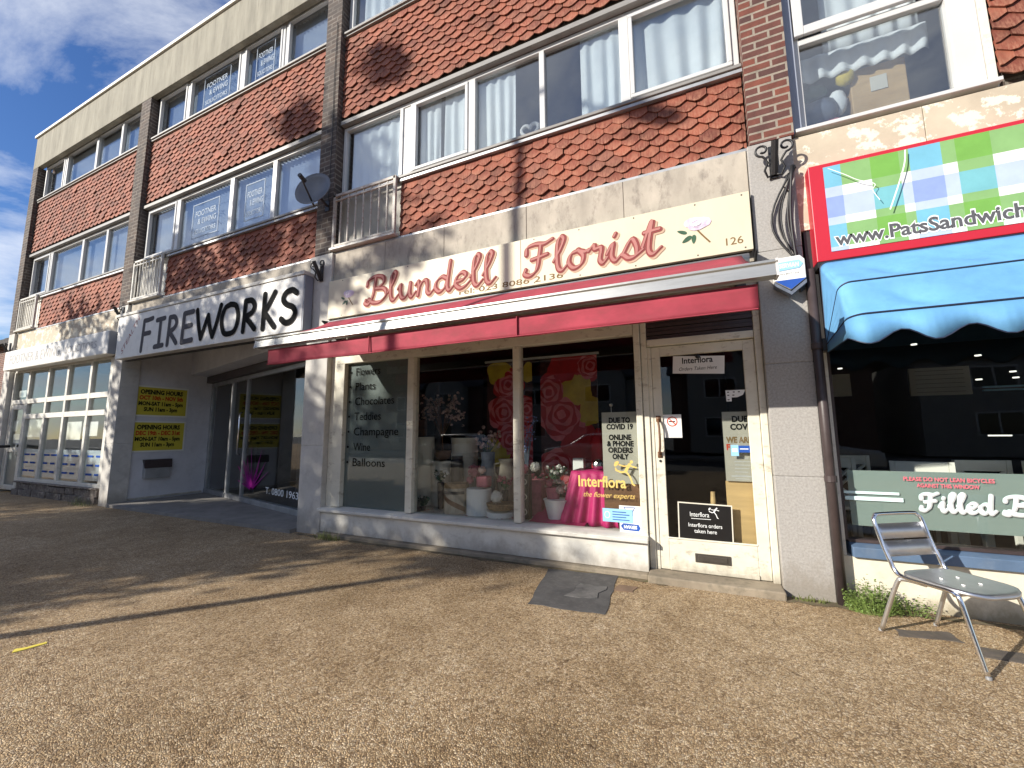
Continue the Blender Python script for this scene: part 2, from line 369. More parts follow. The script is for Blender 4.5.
# --- brush lettering -------------------------------------------------------
def smooth_path(p, k=6):
    if len(p) < 3: return [Vector(q) for q in p]
    p = [Vector(q) for q in p]; out = []
    for i in range(len(p)-1):
        a = p[i-1] if i else p[0]*2-p[1]; b_, c = p[i], p[i+1]; d = p[i+2] if i+2 < len(p) else p[-1]*2-p[-2]
        for j in range(k):
            t = j/k
            out.append(.5*((2*b_)+(c-a)*t+(2*a-5*b_+4*c-d)*t*t+(3*b_-a-3*c+d)*t**3))
    out.append(p[-1]); return out
def stroke(mb, path, w, y, nib=None, dx=0, dz=0, lift=.0006):
    """ribbon of width w along path (x,z) facing -y, drawn with a flat nib when nib is set; each stroke a hair prouder than the last"""
    n = len(path); Lf, Rt = [], []
    for i, p in enumerate(path):
        d = path[min(i+1, n-1)]-path[max(i-1, 0)]; d = d.normalized() if d.length > 1e-9 else Vector((1, 0))
        nn = Vector((-d.y, d.x)); ww = w
        if nib is not None: ww = w*(.42+.58*abs(math.sin(math.atan2(d.y, d.x)-nib)))
        yy = y-lift*i/n
        Lf.append((p.x+nn.x*ww/2+dx, yy, p.y+nn.y*ww/2+dz)); Rt.append((p.x-nn.x*ww/2+dx, yy, p.y-nn.y*ww/2+dz))
    mb.add(Lf+Rt, [(i, i+n, i+1+n, i+1) for i in range(n-1)])
    for e, s_ in ((0, -1), (n-1, 1)):                      # round ends
        a, b_ = Vector(Lf[e]), Vector(Rt[e]); c = (a+b_)/2; r = (a-b_).length/2
        d = path[min(e+1, n-1)]-path[max(e-1, 0)]; d = d.normalized() if d.length > 1e-9 else Vector((1, 0)); ang = math.atan2(d.y, d.x)+(0 if s_ > 0 else math.pi)
        fan = [(c.x+r*math.cos(ang-math.pi/2+math.pi*k/8), c.y-lift*.02, c.z+r*math.sin(ang-math.pi/2+math.pi*k/8)) for k in range(9)]
        mb.add(fan, [tuple(range(8, -1, -1))])
SCRIPT = {
 'B': (.86, [[(.02, .70), (.08, .90), (.36, 1.0), (.66, .92), (.68, .70), (.44, .54)], [(.40, .54), (.72, .48), (.80, .24), (.58, .03), (.30, .03), (.12, .16)], [(.38, .96), (.33, .6), (.26, .25), (.12, .0), (-.04, .05), (-.02, .16)]]),
 'F': (.86, [[(.08, .66), (.12, .88), (.36, .95), (.62, .92), (.86, 1.02)], [(.52, .92), (.46, .5), (.38, .15), (.20, .0), (.03, .06), (.06, .2)], [(.24, .48), (.45, .52), (.70, .58)]]),
 'l': (.40, [[(.02, .30), (.2, .6), (.32, .92), (.24, 1.02), (.15, .84), (.12, .4), (.15, .08), (.26, .0), (.42, .16)]]),
 'u': (.66, [[(.0, .36), (.1, .5), (.1, .25), (.15, .04), (.28, .02), (.42, .2), (.48, .5)], [(.48, .5), (.46, .12), (.54, .0), (.68, .16)]]),
 'n': (.68, [[(.0, .38), (.1, .5), (.14, .3), (.1, .0)], [(.12, .22), (.26, .46), (.40, .48), (.44, .3), (.44, .08), (.54, .0), (.70, .16)]]),
 'd': (.68, [[(.44, .42), (.28, .5), (.1, .38), (.05, .16), (.18, .0), (.36, .1), (.46, .36)], [(.56, 1.0), (.49, .5), (.46, .12), (.54, .0), (.70, .16)]]),
 'e': (.52, [[(.05, .22), (.30, .28), (.40, .42), (.28, .52), (.11, .40), (.06, .16), (.2, .0), (.38, .05), (.54, .2)]]),
 'o': (.58, [[(.32, .5), (.12, .42), (.05, .18), (.18, .0), (.38, .08), (.44, .32), (.32, .5)], [(.38, .46), (.50, .42), (.60, .46)]]),
 'r': (.48, [[(.0, .40), (.14, .56), (.18, .44), (.32, .46), (.34, .36), (.30, .1), (.38, .0), (.5, .14)]]),
 'i': (.38, [[(.0, .22), (.16, .5), (.12, .14), (.22, .0), (.38, .16)], [(.20, .70), (.24, .78)]]),
 's': (.50, [[(.0, .1), (.24, .52), (.36, .30), (.34, .06), (.17, .0), (.05, .1)], [(.32, .03), (.52, .18)]]),
 't': (.46, [[(.0, .22), (.26, .95), (.17, .4), (.15, .1), (.25, .0), (.44, .16)], [(.06, .62), (.42, .66)]]),
 'a': (.66, [[(.42, .42), (.28, .5), (.1, .38), (.05, .16), (.18, .0), (.36, .1), (.46, .40)], [(.50, .5), (.45, .12), (.53, .0), (.68, .16)]]),
}
def script_word(word, x, z, w, h, parent, y, layers, slant=0, rise=0, names='lettering'):
    tot = sum(SCRIPT[c][0] for c in word); k = w/tot
    for li, (mat, width, dx, dz, sub, dy) in enumerate(layers):
        mb = MB(); cx = 0; q = 0
        for c in word:
            for pth in SCRIPT[c][1]:
                sp_ = smooth_path([((x+(cx+a+slant*b_)*k), z+b_*h+rise*(cx+a)*k) for a, b_ in pth])
                stroke(mb, sp_, width*h, y-dy-q*.00025, .75, dx*h, dz*h); q += 1
            cx += SCRIPT[c][0]
        mb.build(names, mat, parent)
BLOCK = {
 'F': [[(.12, 0), (.16, .5), (.2, 1)], [(.2, 1), (.5, 1.0), (.85, 1.03)], [(.16, .55), (.72, .56)]],
 'I': [[(.45, 0), (.48, 1)], [(.12, 1.0), (.84, 1.02)], [(.08, .0), (.82, .02)]],
 'R': [[(.1, 0), (.14, .5), (.16, 1)], [(.16, 1), (.55, .98), (.74, .78), (.6, .58), (.18, .46)], [(.2, .46), (.5, .26), (.82, .02)]],
 'E': [[(.82, 1.02), (.18, 1)], [(.18, 1), (.14, .5), (.12, 0)], [(.14, .52), (.74, .55)], [(.12, 0), (.84, .03)]],
 'W': [[(.0, 1), (.1, .5), (.24, 0)], [(.24, 0), (.38, .4), (.5, .75)], [(.5, .75), (.6, .35), (.74, 0)], [(.74, 0), (.9, .5), (1.02, 1)]],
 'O': [[(.5, 1), (.2, .9), (.05, .5), (.2, .08), (.5, 0), (.8, .1), (.93, .5), (.8, .9), (.5, 1), (.45, 1)]],
 'K': [[(.14, 0), (.17, 1)], [(.82, 1), (.5, .7), (.2, .46)], [(.2, .46), (.5, .26), (.88, 0)]],
 'S': [[(.84, .9), (.6, 1.02), (.28, .96), (.16, .76), (.36, .58), (.68, .46), (.82, .26), (.64, .04), (.34, 0), (.1, .14)]],
}

# ------------------------------------------------------------------ light and sky
SUN_EL = R(24.5); sd = Vector((.658, .753, 0)).normalized()*math.cos(SUN_EL); sdir = Vector((sd.x, sd.y, -math.sin(SUN_EL)))
sl = bpy.data.lights.new('sun', 'SUN'); sl.energy = 5.0; sl.angle = R(.53); sl.color = (1, .935, .83)
so = bpy.data.objects.new('sun', sl); so.rotation_euler = sdir.to_track_quat('-Z', 'Y').to_euler(); so.location = (-20, -20, 20); col.objects.link(so)
w = bpy.data.worlds.new('World'); sc.world = w; w.use_nodes = True; nt = w.node_tree
bg = nt.nodes['Background']; sky = N(nt, 'ShaderNodeTexSky'); sky.sky_type = 'NISHITA'; sky.sun_disc = False
sky.sun_elevation = SUN_EL; sky.sun_rotation = math.atan2(-sd.x, -sd.y); sky.air_density = 1.0; sky.dust_density = .25; sky.ozone_density = 4
tc = N(nt, 'ShaderNodeTexCoord'); sep = N(nt, 'ShaderNodeSeparateXYZ'); L(nt, tc.outputs['Generated'], sep.inputs[0])
ad = N(nt, 'ShaderNodeMath', operation='ADD'); ad.inputs[1].default_value = .25; L(nt, sep.outputs[2], ad.inputs[0])
mxx = N(nt, 'ShaderNodeMath', operation='MAXIMUM'); mxx.inputs[1].default_value = .05; L(nt, ad.outputs[0], mxx.inputs[0])
dv = N(nt, 'ShaderNodeVectorMath', operation='DIVIDE'); cmb = N(nt, 'ShaderNodeCombineXYZ')
for i in range(3): L(nt, mxx.outputs[0], cmb.inputs[i])
L(nt, tc.outputs['Generated'], dv.inputs[0]); L(nt, cmb.outputs[0], dv.inputs[1])
mp = N(nt, 'ShaderNodeMapping'); mp.inputs['Scale'].default_value = (1.0, 1.0, 1.0); mp.inputs['Location'].default_value = (.7, 0, 0); L(nt, dv.outputs[0], mp.inputs[0])
cn = N(nt, 'ShaderNodeTexNoise'); cn.inputs['Scale'].default_value = 1.5; cn.inputs['Detail'].default_value = 9; cn.inputs['Roughness'].default_value = .62; cn.inputs['Distortion'].default_value = .5
L(nt, mp.outputs[0], cn.inputs['Vector'])
cr = ramp(nt, [(.42, (0, 0, 0)), (.66, (.92, .92, .92))]); L(nt, cn.outputs[0], cr.inputs[0])
hs = N(nt, 'ShaderNodeHueSaturation'); hs.inputs['Saturation'].default_value = 1.16; hs.inputs['Hue'].default_value = .511; L(nt, sky.outputs[0], hs.inputs['Color'])
cloud = mixc(nt, cr.outputs[0], hs.outputs[0], (7.2, 7.5, 8.0))
L(nt, cloud, bg.inputs[0]); bg.inputs[1].default_value = .10
vs_ = sc.view_settings; vs_.view_transform = 'Standard'; vs_.look = 'None'; vs_.exposure = .54; vs_.gamma = 1; vs_.use_curve_mapping = False
sc.cycles.max_bounces = 8; sc.cycles.transparent_max_bounces = 16; sc.cycles.use_denoising = True
sc.cycles.sample_clamp_indirect = 6
# ================================================================== SETTING
# pavement, kerb, road and the far pavement behind the camera
def sheet(name, x0, x1, y0, y1, z, mat):
    return struct(MB().add([(x0, y0, z), (x1, y0, z), (x1, y1, z), (x0, y1, z)], [(0, 1, 2, 3)]).build(name, mat))
sheet('ground', -400, 400, -400, 400, -.16, 'road_asphalt')
struct(bx(-70, 60, -11, .3, -.3, 0).build('pavement', 'gravel_paving'))
struct(bx(-70, 60, -11.14, -11.0, -.3, .002).build('kerb', 'kerb_stone', bevel=.01))
struct(bx(-70, 60, -22, -19, -.3, -.03).build('far_pavement', 'entrance_slab'))
mb = MB()
for k in range(-9, 9): mb.box(k*6, k*6+3, -15.05, -14.95, -.159, -.155)
struct(mb.build('road_marking', 'white_paint'))
# tarmac patch with the cracked square of a buried cover, and loose pavers beside it
def ragged(poly, n=7, a=.012):
    out = []
    for i in range(len(poly)):
        p = Vector(poly[i]); q = Vector(poly[(i+1) % len(poly)])
        for k in range(n): out.append(p.lerp(q, k/n)+Vector((random.uniform(-a, a), random.uniform(-a, a))))
    return out
struct(MB().prismz(ragged([(-1.37, -.115), (-1.24, -.945), (-.665, -.905), (-.73, -.06)]), -.05, .004).build('tarmac_patch', 'tarmac'))
struct(MB().prismz(ragged([(-1.02, -.70), (-.80, -.66), (-.76, -.38), (-.98, -.40)], 5, .02), -.05, .009).build('tarmac_patch_cover', 'cover_concrete'))
struct(MB().prismz(ragged([(-.70, -.42), (-.55, -.40), (-.53, -.27), (-.68, -.28)], 4, .006), -.05, .005).build('paving_brick', 'brown_paver'))
for k, q in enumerate([[(1.10, -.47), (1.42, -.43), (1.40, -.29), (1.12, -.38)], [(1.40, -.60), (1.68, -.62), (1.66, -.46), (1.44, -.47)], [(1.70, -.60), (2.05, -.62), (2.05, -.45), (1.72, -.44)]]):
    struct(MB().prismz(ragged(q, 4, .01), -.05, .005).build('paving_slab', 'slate_paver'))
mb = MB()
for a, b_ in ((-4.9, -.3), (.55, .95), (.95, 2.6)):
    n = int((b_-a)*14); up_ = [(a+(b_-a)*k/n, -.01 if a > .5 else -.05) for k in range(n+1)]; dn = [(a+(b_-a)*k/n, (-.06 if a > .9 else -.10)-abs(mnoise.noise(Vector((k*.37+a, 1, 0))))*.10) for k in range(n+1)]
    mb.add([(x, y, .0035) for x, y in dn]+[(x, y, .0035) for x, y in up_], [(k, k+1, n+2+k, n+1+k) for k in range(n)])
struct(mb.build('dirt_strip', 'wall_foot_soil'))
struct(bx(-4.57, -.46, -.055, .1, -.05, .042).build('shop_kerb', 'concrete_step', bevel=.012))
struct(bx(-.46, .56, -.125, .2, -.05, .062).build('door_step', 'concrete_step', bevel=.012))
struct(MB().prismz([(-10.04, -.02), (-5.0, -.10), (-5.0, .6), (-10.04, 1.8)], -.05, .05).build('entrance_floor', 'entrance_slab'))
# a yellow surveyor's stroke
struct(MB().prismz([(-3.885, -2.812), (-3.838, -2.836), (-3.822, -2.79), (-3.806, -2.70), (-3.83, -2.692), (-3.852, -2.775)], 0.0, .004).build('paint_mark', 'yellow_paint'))

# ================================================================== THE PARADE BUILDING
BLD = thing('parade_building', (-4.6, 0, 0), 'three-storey brick parade of shops with red hung tiles, white windows and a concrete parapet', 'building')
PIERS = [(-15.75, -15.45), (-10.40, -10.04), (-4.93, -4.62), (.584, .92), (6.13, 6.45)]
BAYS = [(-15.45, -10.40), (-10.04, -4.93), (-4.62, .584), (.92, 6.13)]
bx(-15.75, 6.45, -.004, .10, 8.36, 9.27).build('parapet', 'concrete', BLD, bevel=.008)
bx(-15.80, 6.5, -.04, .16, 9.272, 9.335).build('roof_coping', 'white_metal', BLD)
bx(-15.75, 6.45, .102, 8, 9.1, 9.25).build('roof', 'road_asphalt', BLD)
for x0, x1 in BAYS: bx(x0+.002, x1-.002, .102, .34, 8.44, 9.09).build('soffit', 'soffit_board', BLD)
for i, (x0, x1) in enumerate(PIERS):
    bx(x0, x1, 0, .34, 3.87, 8.358).build('brick_pier', 'brick_red' if i >= 3 else 'brick_grey', BLD)
bx(-15.75, -15.452, .342, 8, 0, 9.09).build('side_wall', 'brick_house', BLD)
bx(6.16, 6.45, .342, 8, 0, 9.09).build('side_wall', 'brick_house', BLD)
bx(-15.45, 6.15, 7.8, 8, 0, 9.09).build('rear_wall', 'brick_house', BLD)
# storey pilasters between the shops
for (x0, x1, mt, y0) in ((-15.75, -15.40, 'pale_pilaster', 0), (-10.37, -10.05, 'pale_pilaster', 0), (-5.0, -4.575, 'pale_pilaster', 0), (.56, .90, 'stone_pilaster', 0)):
    mb = MB(); zz = [0, .93, 1.86, 2.85, 3.866] if mt == 'stone_pilaster' else [0, 1.15, 2.62, 3.866]
    for a, b_ in zip(zz, zz[1:]): mb.box(x0, x1, y0, .30, a+(.004 if a else -.05), b_)
    mb.box(x0+.006, x1-.006, y0+.006, .29, -.05, 3.86)
    mb.build('pilaster', mt, BLD, bevel=.006)
bx(6.1, 6.45, 0, .3, -.05, 3.866).build('pilaster', 'stone_pilaster', BLD)

# party walls, floors and rear walls of the rooms
mb = MB()
for x0, x1 in PIERS[1:4]: mb.box(x0+.05, x1-.05, .345, 7.79, 3.5, 9.09)
for z0, z1 in ((3.2, 3.86), (5.98, 6.3)): mb.box(-15.44, 6.15, .345, 7.79, z0, z1)
mb.box(-15.44, 6.15, 3.4, 3.5, 3.86, 9.09)
mb.build('room_shell', 'room_wall', BLD)
mb = MB()
for x0, x1 in BAYS:
    mb.box(2.25 if x0 > 0 else x0, x1, .16, .344, 3.87, 4.70 if x0 < 0 else 5.94); mb.box(x0, x1, .16, .344, 5.95, 7.38)
mb.build('spandrel_wall', 'brick_grey', BLD)

def tile_cladding(x0, x1, z0, z1, y, p=.182, g=.094):
    mb = MB(); tone = []; low = []; rows = int(math.ceil((z1-z0)/g))
    for k in range(rows):
        zb = z0+k*g; xs = x0-(p/2 if k % 2 else 0)
        n = int((x1-xs)/p)+1
        for i in range(n):
            a = xs+i*p; jz = random.uniform(-.005, .005); slip = random.random() < .05; jy = random.uniform(-.004, .004)-(.010 if slip else 0); jz -= (.012 if slip else 0); jx = random.uniform(-.0025, .0025)
            hw = p/2-.0025; c = a+p/2+jx
            top = min(zb+g+.045, z1)
            pts = [(c-hw, top), (c-hw, zb+.044+jz), (c-.022, zb+jz), (c+.022, zb+jz), (c+hw, zb+.044+jz), (c+hw, top)]
            pts = [(min(max(u, x0+.003), x1-.003), t) for u, t in pts]
            if pts[4][0]-pts[1][0] < .01 or top-zb < .03: continue
            hh = top-zb
            def yy(t): return y-.026*(top-t)/hh*(hh/.14)-.002+jy
            v0 = [(u, yy(t), t) for u, t in pts]; v1 = [(u, yy(t)+.013, t) for u, t in pts]
            mb.add(v0+v1, [(0, 1, 2, 3, 4, 5), (1, 7, 8, 2), (2, 8, 9, 3), (3, 9, 10, 4), (0, 6, 7, 1), (4, 10, 11, 5)])
            t_ = random.random(); tone += [t_]*6
            low += [0, .75, 1, 1, .75, 0]*2
    mb.at = {'tone': ('FACE', tone), 'low': ('POINT', low)}
    return mb.build('tile_cladding', 'clay_tile', BLD)
BALC = [(-15.40, -14.45), (-10.02, -9.02), (-4.61, -3.49), None]
for i, (x0, x1) in enumerate(BAYS):
    tile_cladding(x0+.01, x1-.01, 6.01, 7.37, .10)
    if i < 3: tile_cladding(BALC[i][1]+.03, x1-.01, 3.885, 4.665, .10)
    else: tile_cladding(2.26, x1-.01, 3.96, 5.95, .10)
    if i < 3: bx(x0+.004, x1-.004, .045, .158, 3.855, 3.882).build('lead_flashing', 'galvanised', BLD)
    bx(x0+.004, x1-.004, .06, .158, 7.372, 7.405).build('lead_flashing', 'grey_trim', BLD)
    if i < 3: bx(BALC[i][1]+.03, x1-.004, .05, .158, 4.667, 4.70).build('lead_flashing', 'galvanised', BLD)

def window(x0, x1, z0, z1, mulls, sashes=(), mat='upvc', y=.13, sill=True, sill_x=None, bar=.055, glassmat='upper_glass'):
    """one framed window: mulls are (centre, width); panes between them; sashes index the panes that have an inner opening frame"""
    mb = MB(); d = .07
    mb.box(x0, x1, y, y+d, z0, z0+bar).box(x0, x1, y, y+d, z1-bar, z1)
    mb.box(x0, x0+bar, y, y+d, z0+bar, z1-bar).box(x1-bar, x1, y, y+d, z0+bar, z1-bar)
    ed = [x0+bar]
    for c, wd in mulls:
        if wd < .13: mb.box(c-wd/2, c+wd/2, y-.004, y+d, z0+bar, z1-bar)
        else: mb.box(c-wd/2, c-wd/2+.055, y-.006, y+d, z0+bar, z1-bar).box(c+wd/2-.055, c+wd/2, y-.006, y+d, z0+bar, z1-bar).box(c-wd/2+.055, c+wd/2-.055, y+.012, y+d, z0+bar, z1-bar)
        ed += [c-wd/2, c+wd/2]
    ed.append(x1-bar); panes = [(ed[i], ed[i+1]) for i in range(0, len(ed), 2)]
    for k, (a, b_) in enumerate(panes):
        if k in sashes:
            s = .042; zz0, zz1 = z0+bar+.003, z1-bar-.003; a2, b2 = a+.003, b_-.003
            mb.box(a2, b2, y-.018, y+.04, zz0, zz0+s).box(a2, b2, y-.018, y+.04, zz1-s, zz1)
            mb.box(a2, a2+s, y-.018, y+.04, zz0+s, zz1-s).box(b2-s, b2, y-.018, y+.04, zz0+s, zz1-s)
    f = mb.build('window', mat, BLD, bevel=.006)
    for a, b_ in panes: bx(a-.01, b_+.01, y+.040, y+.046, z0+bar-.01, z1-bar+.01).build('pane', glassmat, f)
    if sill:
        s0, s1 = sill_x or (x0, x1)
        MB().prismx([(y+.03, z0-.003), (.035, z0-.022), (.035, z0-.055), (y+.03, z0-.055)], s0, s1).build('sill', 'grey_trim', f, bevel=.004)
    return f
UP = (7.455, 8.435); FI = (4.765, 5.88)
w11 = window(-15.36, -10.41, *UP, [(-14.17, .15), (-12.60, .10), (-11.47, .08)], (0, 3))
w21 = window(-9.98, -4.94, *UP, [(-8.90, .11), (-7.22, .12), (-6.08, .14)], (0, 1, 2, 3))
w31 = window(-4.60, .574, *UP, [(-3.40, .2), (-2.39, .09), (-1.44, .07), (-.49, .10)], (0, 1, 4))
w41 = window(.93, 6.12, *UP, [(2.12, .2), (3.2, .08), (4.2, .08), (5.1, .08)], (0, 1, 4))
w12 = window(-15.36, -10.41, *FI, [(-14.30, .13), (-12.70, .09), (-11.60, .08)], (0,), sill_x=(-15.44, -10.41))
w22 = window(-9.98, -4.94, *FI, [(-8.88, .12), (-7.25, .11), (-6.13, .10)], (0,), sill_x=(-10.03, -4.94))
w32 = window(-4.60, .574, *FI, [(-3.42, .24), (-2.39, .10), (-1.44, .065), (-.49, .10)], (1, 4), sill_x=(-3.56, .575))
for x0, x1 in BAYS[:3]: bx(x0+.02, x1-.01, .055, .128, 5.884, 5.945).build('window_head', 'grey_trim', BLD)
# right flat: tall window down to the stone band
mb = MB(); y = .13
mb.box(1.0, 1.05, y, y+.07, 3.93, 5.9).box(2.04, 2.21, y-.01, y+.07, 3.93, 5.9).box(1.05, 2.04, y, y+.07, 3.93, 3.985).box(1.05, 2.04, y, y+.07, 5.84, 5.9)
mb.box(1.05, 2.04, y, y+.06, 4.80, 4.86)
mb.box(1.015, 1.09, y-.04, y-.002, 4.87, 5.86).box(1.97, 2.036, y-.04, y-.002, 4.87, 5.86).box(1.09, 1.97, y-.04, y-.002, 4.87, 4.955).box(1.09, 1.97, y-.04, y-.002, 5.78, 5.86)
w42 = mb.build('window', 'upvc', BLD, bevel=.006)
bx(1.04, 2.05, y+.040, y+.046, 3.97, 4.81).build('pane', 'upper_glass', w42); bx(1.08, 1.98, y-.025, y-.019, 4.94, 5.79).build('pane', 'upper_glass', w42)
bx(.94, 2.24, .02, y+.01, 3.895, 3.927).build('sill', 'upvc', w42, bevel=.004)
bx(.925, .998, .08, .2, 3.9, 5.94).build('window_jamb', 'grey_upvc', BLD)
bx(2.212, 2.255, .1, .2, 3.9, 5.94).build('window_jamb', 'white_paint', BLD)

# balconet panels with their railings at the foot of each tall window
for i, bl in enumerate(BALC[:3]):
    x0, x1 = bl; rail = 'rusty_white' if i == 2 else 'white_metal'
    bx(x0+.01, x1+.022, .105, .158, 3.90, 4.70).build('balconet_panel', 'grey_card' if i == 2 else 'white_paint', BLD)
    mb = MB(); top = 4.74
    mb.box(x0, x1, .00, .035, top-.035, top).box(x0, x1, .005, .03, top-.10, top-.08).box(x0, x1, .005, .03, 3.955, 3.98)
    mb.box(x1-.03, x1+.01, .0, .035, 3.90, top+.003).box(x0, x0+.04, .0, .035, 3.90, top+.003)
    n = 8 if i == 2 else 9
    for k in range(1, n): mb.box(x0+(x1-x0)*k/n-.008, x0+(x1-x0)*k/n+.008, .010, .026, 3.98, top-.04)
    mb.build('balconet_railing', rail, BLD)
    bx(x0-.01, x1+.03, -.03, .10, 3.895, 3.925).build('balconet_ledge', 'white_metal', BLD)
# bands above the shopfronts
bx(-15.44, -10.41, .05, .30, 3.37, 3.853).build('stone_band', 'peeling_paint', BLD, bevel=.004)
bx(-10.03, -5.0, .045, .30, 3.12, 3.853).build('stone_band', 'stone_band', BLD)
mb = MB(); xs = [-4.57, -3.65, -2.72, -1.62, -.55, .556]
for a, b_ in zip(xs, xs[1:]): mb.box(a+.003, b_-.003, .035, .28, 2.39, 3.853)
mb.box(-4.57, .556, .043, .27, 2.392, 3.85); mb.build('stone_band', 'stone_band', BLD, bevel=.004)
mb = MB(); mb.box(.905, 1.78, .045, .28, 3.0, 3.86).box(1.784, 3.2, .045, .28, 3.0, 3.86).box(3.204, 6.12, .045, .28, 3.0, 3.86).build('stone_band', 'peeling_paint', BLD, bevel=.004)
bx(.93, 6.1, .06, .29, 2.62, 2.998).build('lintel', 'black_metal', BLD)

# ------------------------------------------------------------------ florist shopfront
mb = MB(); y0, y1 = .06, .18
mb.box(-4.573, -4.47, y0+.02, y1, .045, 2.388).box(-4.467, -4.31, y0, y1, .36, 2.25).box(-3.25, -3.155, y0, y1, .36, 2.25).box(-1.815, -1.735, y0, y1, .36, 2.25)
mb.box(-.52, -.46, y0, y1, .075, 2.388).box(-.455, -.40, y0+.02, y1, .06, 2.388).box(-.40, -.365, y0+.035, y1, .06, 2.115).box(.505, .557, y0+.01, y1, .06, 2.388)
mb.box(-4.467, -.523, y0+.004, y1, 2.253, 2.385).box(-.398, .503, y0+.01, y1, 2.118, 2.185)
SF = mb.build('shop_window', 'cream_paint', BLD, bevel=.006)
for a, b_ in ((-4.32, -3.24), (-3.16, -1.80), (-1.74, -.51)): bx(a, b_, .12, .126, .35, 2.26).build('glass_pane', 'shop_glass', SF)
MB().prismx([(.18, .36), (.0, .345), (-.035, .335), (-.035, .302), (.18, .302)], -4.60, -.455).build('sill', 'white_paint', SF, bevel=.005)
bx(-4.575, -.462, .012, .15, .045, .30).build('stall_riser', 'white_paint', BLD, bevel=.004)
bx(-4.31, -3.25, .129, .134, .36, 2.25).build('frosted_panel', 'vinyl_frost', SF)
mb = MB()
for k in range(5): mb.box(-.40, .505, .10-.012*(k % 2), .13, 2.19+k*.038, 2.223+k*.038)
mb.build('louvre', 'dark_brown_metal', BLD)
mb = MB(); y0, y1 = .098, .143
mb.box(-.362, -.285, y0, y1, .068, 2.112).box(.412, .502, y0, y1, .068, 2.112).box(-.285, .412, y0, y1, 2.02, 2.112).box(-.285, .412, y0, y1, .068, .335)
mb.box(-.285, .412, y0-.012, y0+.01, .068, .105).box(-.29, .418, y0-.006, y0+.01, .337, .352)
DOOR = mb.build('shop_door', 'cream_paint', BLD, bevel=.005)
bx(-.29, .417, .118, .124, .33, 2.03).build('glass_pane', 'shop_glass', DOOR)
mb = MB().box(-.075, .205, .088, .10, .158, .232).box(-.05, .18, .083, .09, .172, .218); mb.build('letter_plate', 'old_plate', DOOR, bevel=.003)
mb = MB().tube([(-.325, .097, 1.42), (-.325, .06, 1.40), (-.318, .045, 1.33), (-.316, .043, 1.24), (-.318, .045, 1.17), (-.325, .06, 1.11), (-.325, .097, 1.09)], .010, 8)
mb.box(-.345, -.305, .09, .098, 1.395, 1.45).box(-.345, -.305, .09, .098, 1.06, 1.115); mb.build('handle', 'brown_wood', DOOR, smooth=True)
mb = MB().tube([(-.325, .099, 1.03), (-.325, .092, 1.03)], .012, 10); mb.build('lock', 'black_metal', DOOR)

def room(x0, x1, y0, y1, z0, z1, wall, floor, name):
    v = [(x0, y0, z0), (x1, y0, z0), (x1, y1, z0), (x0, y1, z0), (x0, y0, z1), (x1, y0, z1), (x1, y1, z1), (x0, y1, z1)]
    MB().add(v, [(4, 7, 6, 5), (1, 5, 6, 2), (2, 6, 7, 3), (3, 7, 4, 0)]).build(name, wall, BLD)
    MB().add(v[:4], [(0, 1, 2, 3)]).build(name+'_floor', floor, BLD)
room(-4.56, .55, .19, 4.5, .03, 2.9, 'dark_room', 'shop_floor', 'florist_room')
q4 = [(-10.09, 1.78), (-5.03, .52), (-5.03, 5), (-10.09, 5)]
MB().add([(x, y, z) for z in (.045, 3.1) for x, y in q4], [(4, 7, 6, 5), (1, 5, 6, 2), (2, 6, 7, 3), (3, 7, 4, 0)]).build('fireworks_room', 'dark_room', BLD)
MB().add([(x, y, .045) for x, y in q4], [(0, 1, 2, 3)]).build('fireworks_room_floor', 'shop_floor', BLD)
room(-15.4, -10.45, .25, 5, .04, 3.1, 'room_wall', 'shop_floor', 'office_room')
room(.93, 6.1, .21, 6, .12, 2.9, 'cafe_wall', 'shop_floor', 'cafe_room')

# ------------------------------------------------------------------ fireworks entrance, set back behind the fascia
bx(-10.37, -10.10, .302, 1.9, -.05, 3.15).build('entrance_wall', 'recess_wall', BLD)
bx(-10.10, -10.088, .20, 1.62, .06, .10).build('wall_bead', 'white_paint', BLD)
bx(-10.098, -5.0, .31, 1.9, 3.14, 3.18).build('entrance_ceiling', 'white_paint', BLD)
A, B = Vector((-10.08, 1.69)), Vector((-5.02, .43)); dAB = (B-A).normalized(); nAB = Vector((-dAB.y, dAB.x))
def on(t): return A+(B-A)*t
MB().obox(A, B, .46, 2.63, 3.138, -.46).build('entrance_bulkhead', 'recess_wall', BLD, bevel=.006)
MB().obox(A, B, .12, 2.48, 2.62, -.14).build('shutter_box', 'dark_brown_metal', BLD)
mb = MB(); TS = [(0, .012), (.245, .26), (.40, .412), (.985, 1.0)]
for a, b_ in TS: mb.obox(on(a), on(b_), .06, .14, 2.475, -.03)
mb.obox(A, B, .06, 2.40, 2.478, -.032); mb.obox(A, on(.245), .10, .052, .14, -.04); mb.obox(on(.26), B, .10, .052, .14, -.04)
GF = mb.build('entrance_frame', 'galvanised', BLD, bevel=.004)
for a, b_ in ((.012, .245), (.26, .40), (.412, .985)): MB().obox(on(a), on(b_), .008, .14, 2.40, -.004).build('glass_pane', 'shop_glass', GF)
h0 = on(.385)+nAB*-.09; mb = MB().tube([(h0.x, h0.y+.05, 1.75), (h0.x, h0.y, 1.72), (h0.x, h0.y, .95), (h0.x, h0.y+.05, .92)], .014, 8); mb.build('handle', 'chrome', GF, smooth=True)
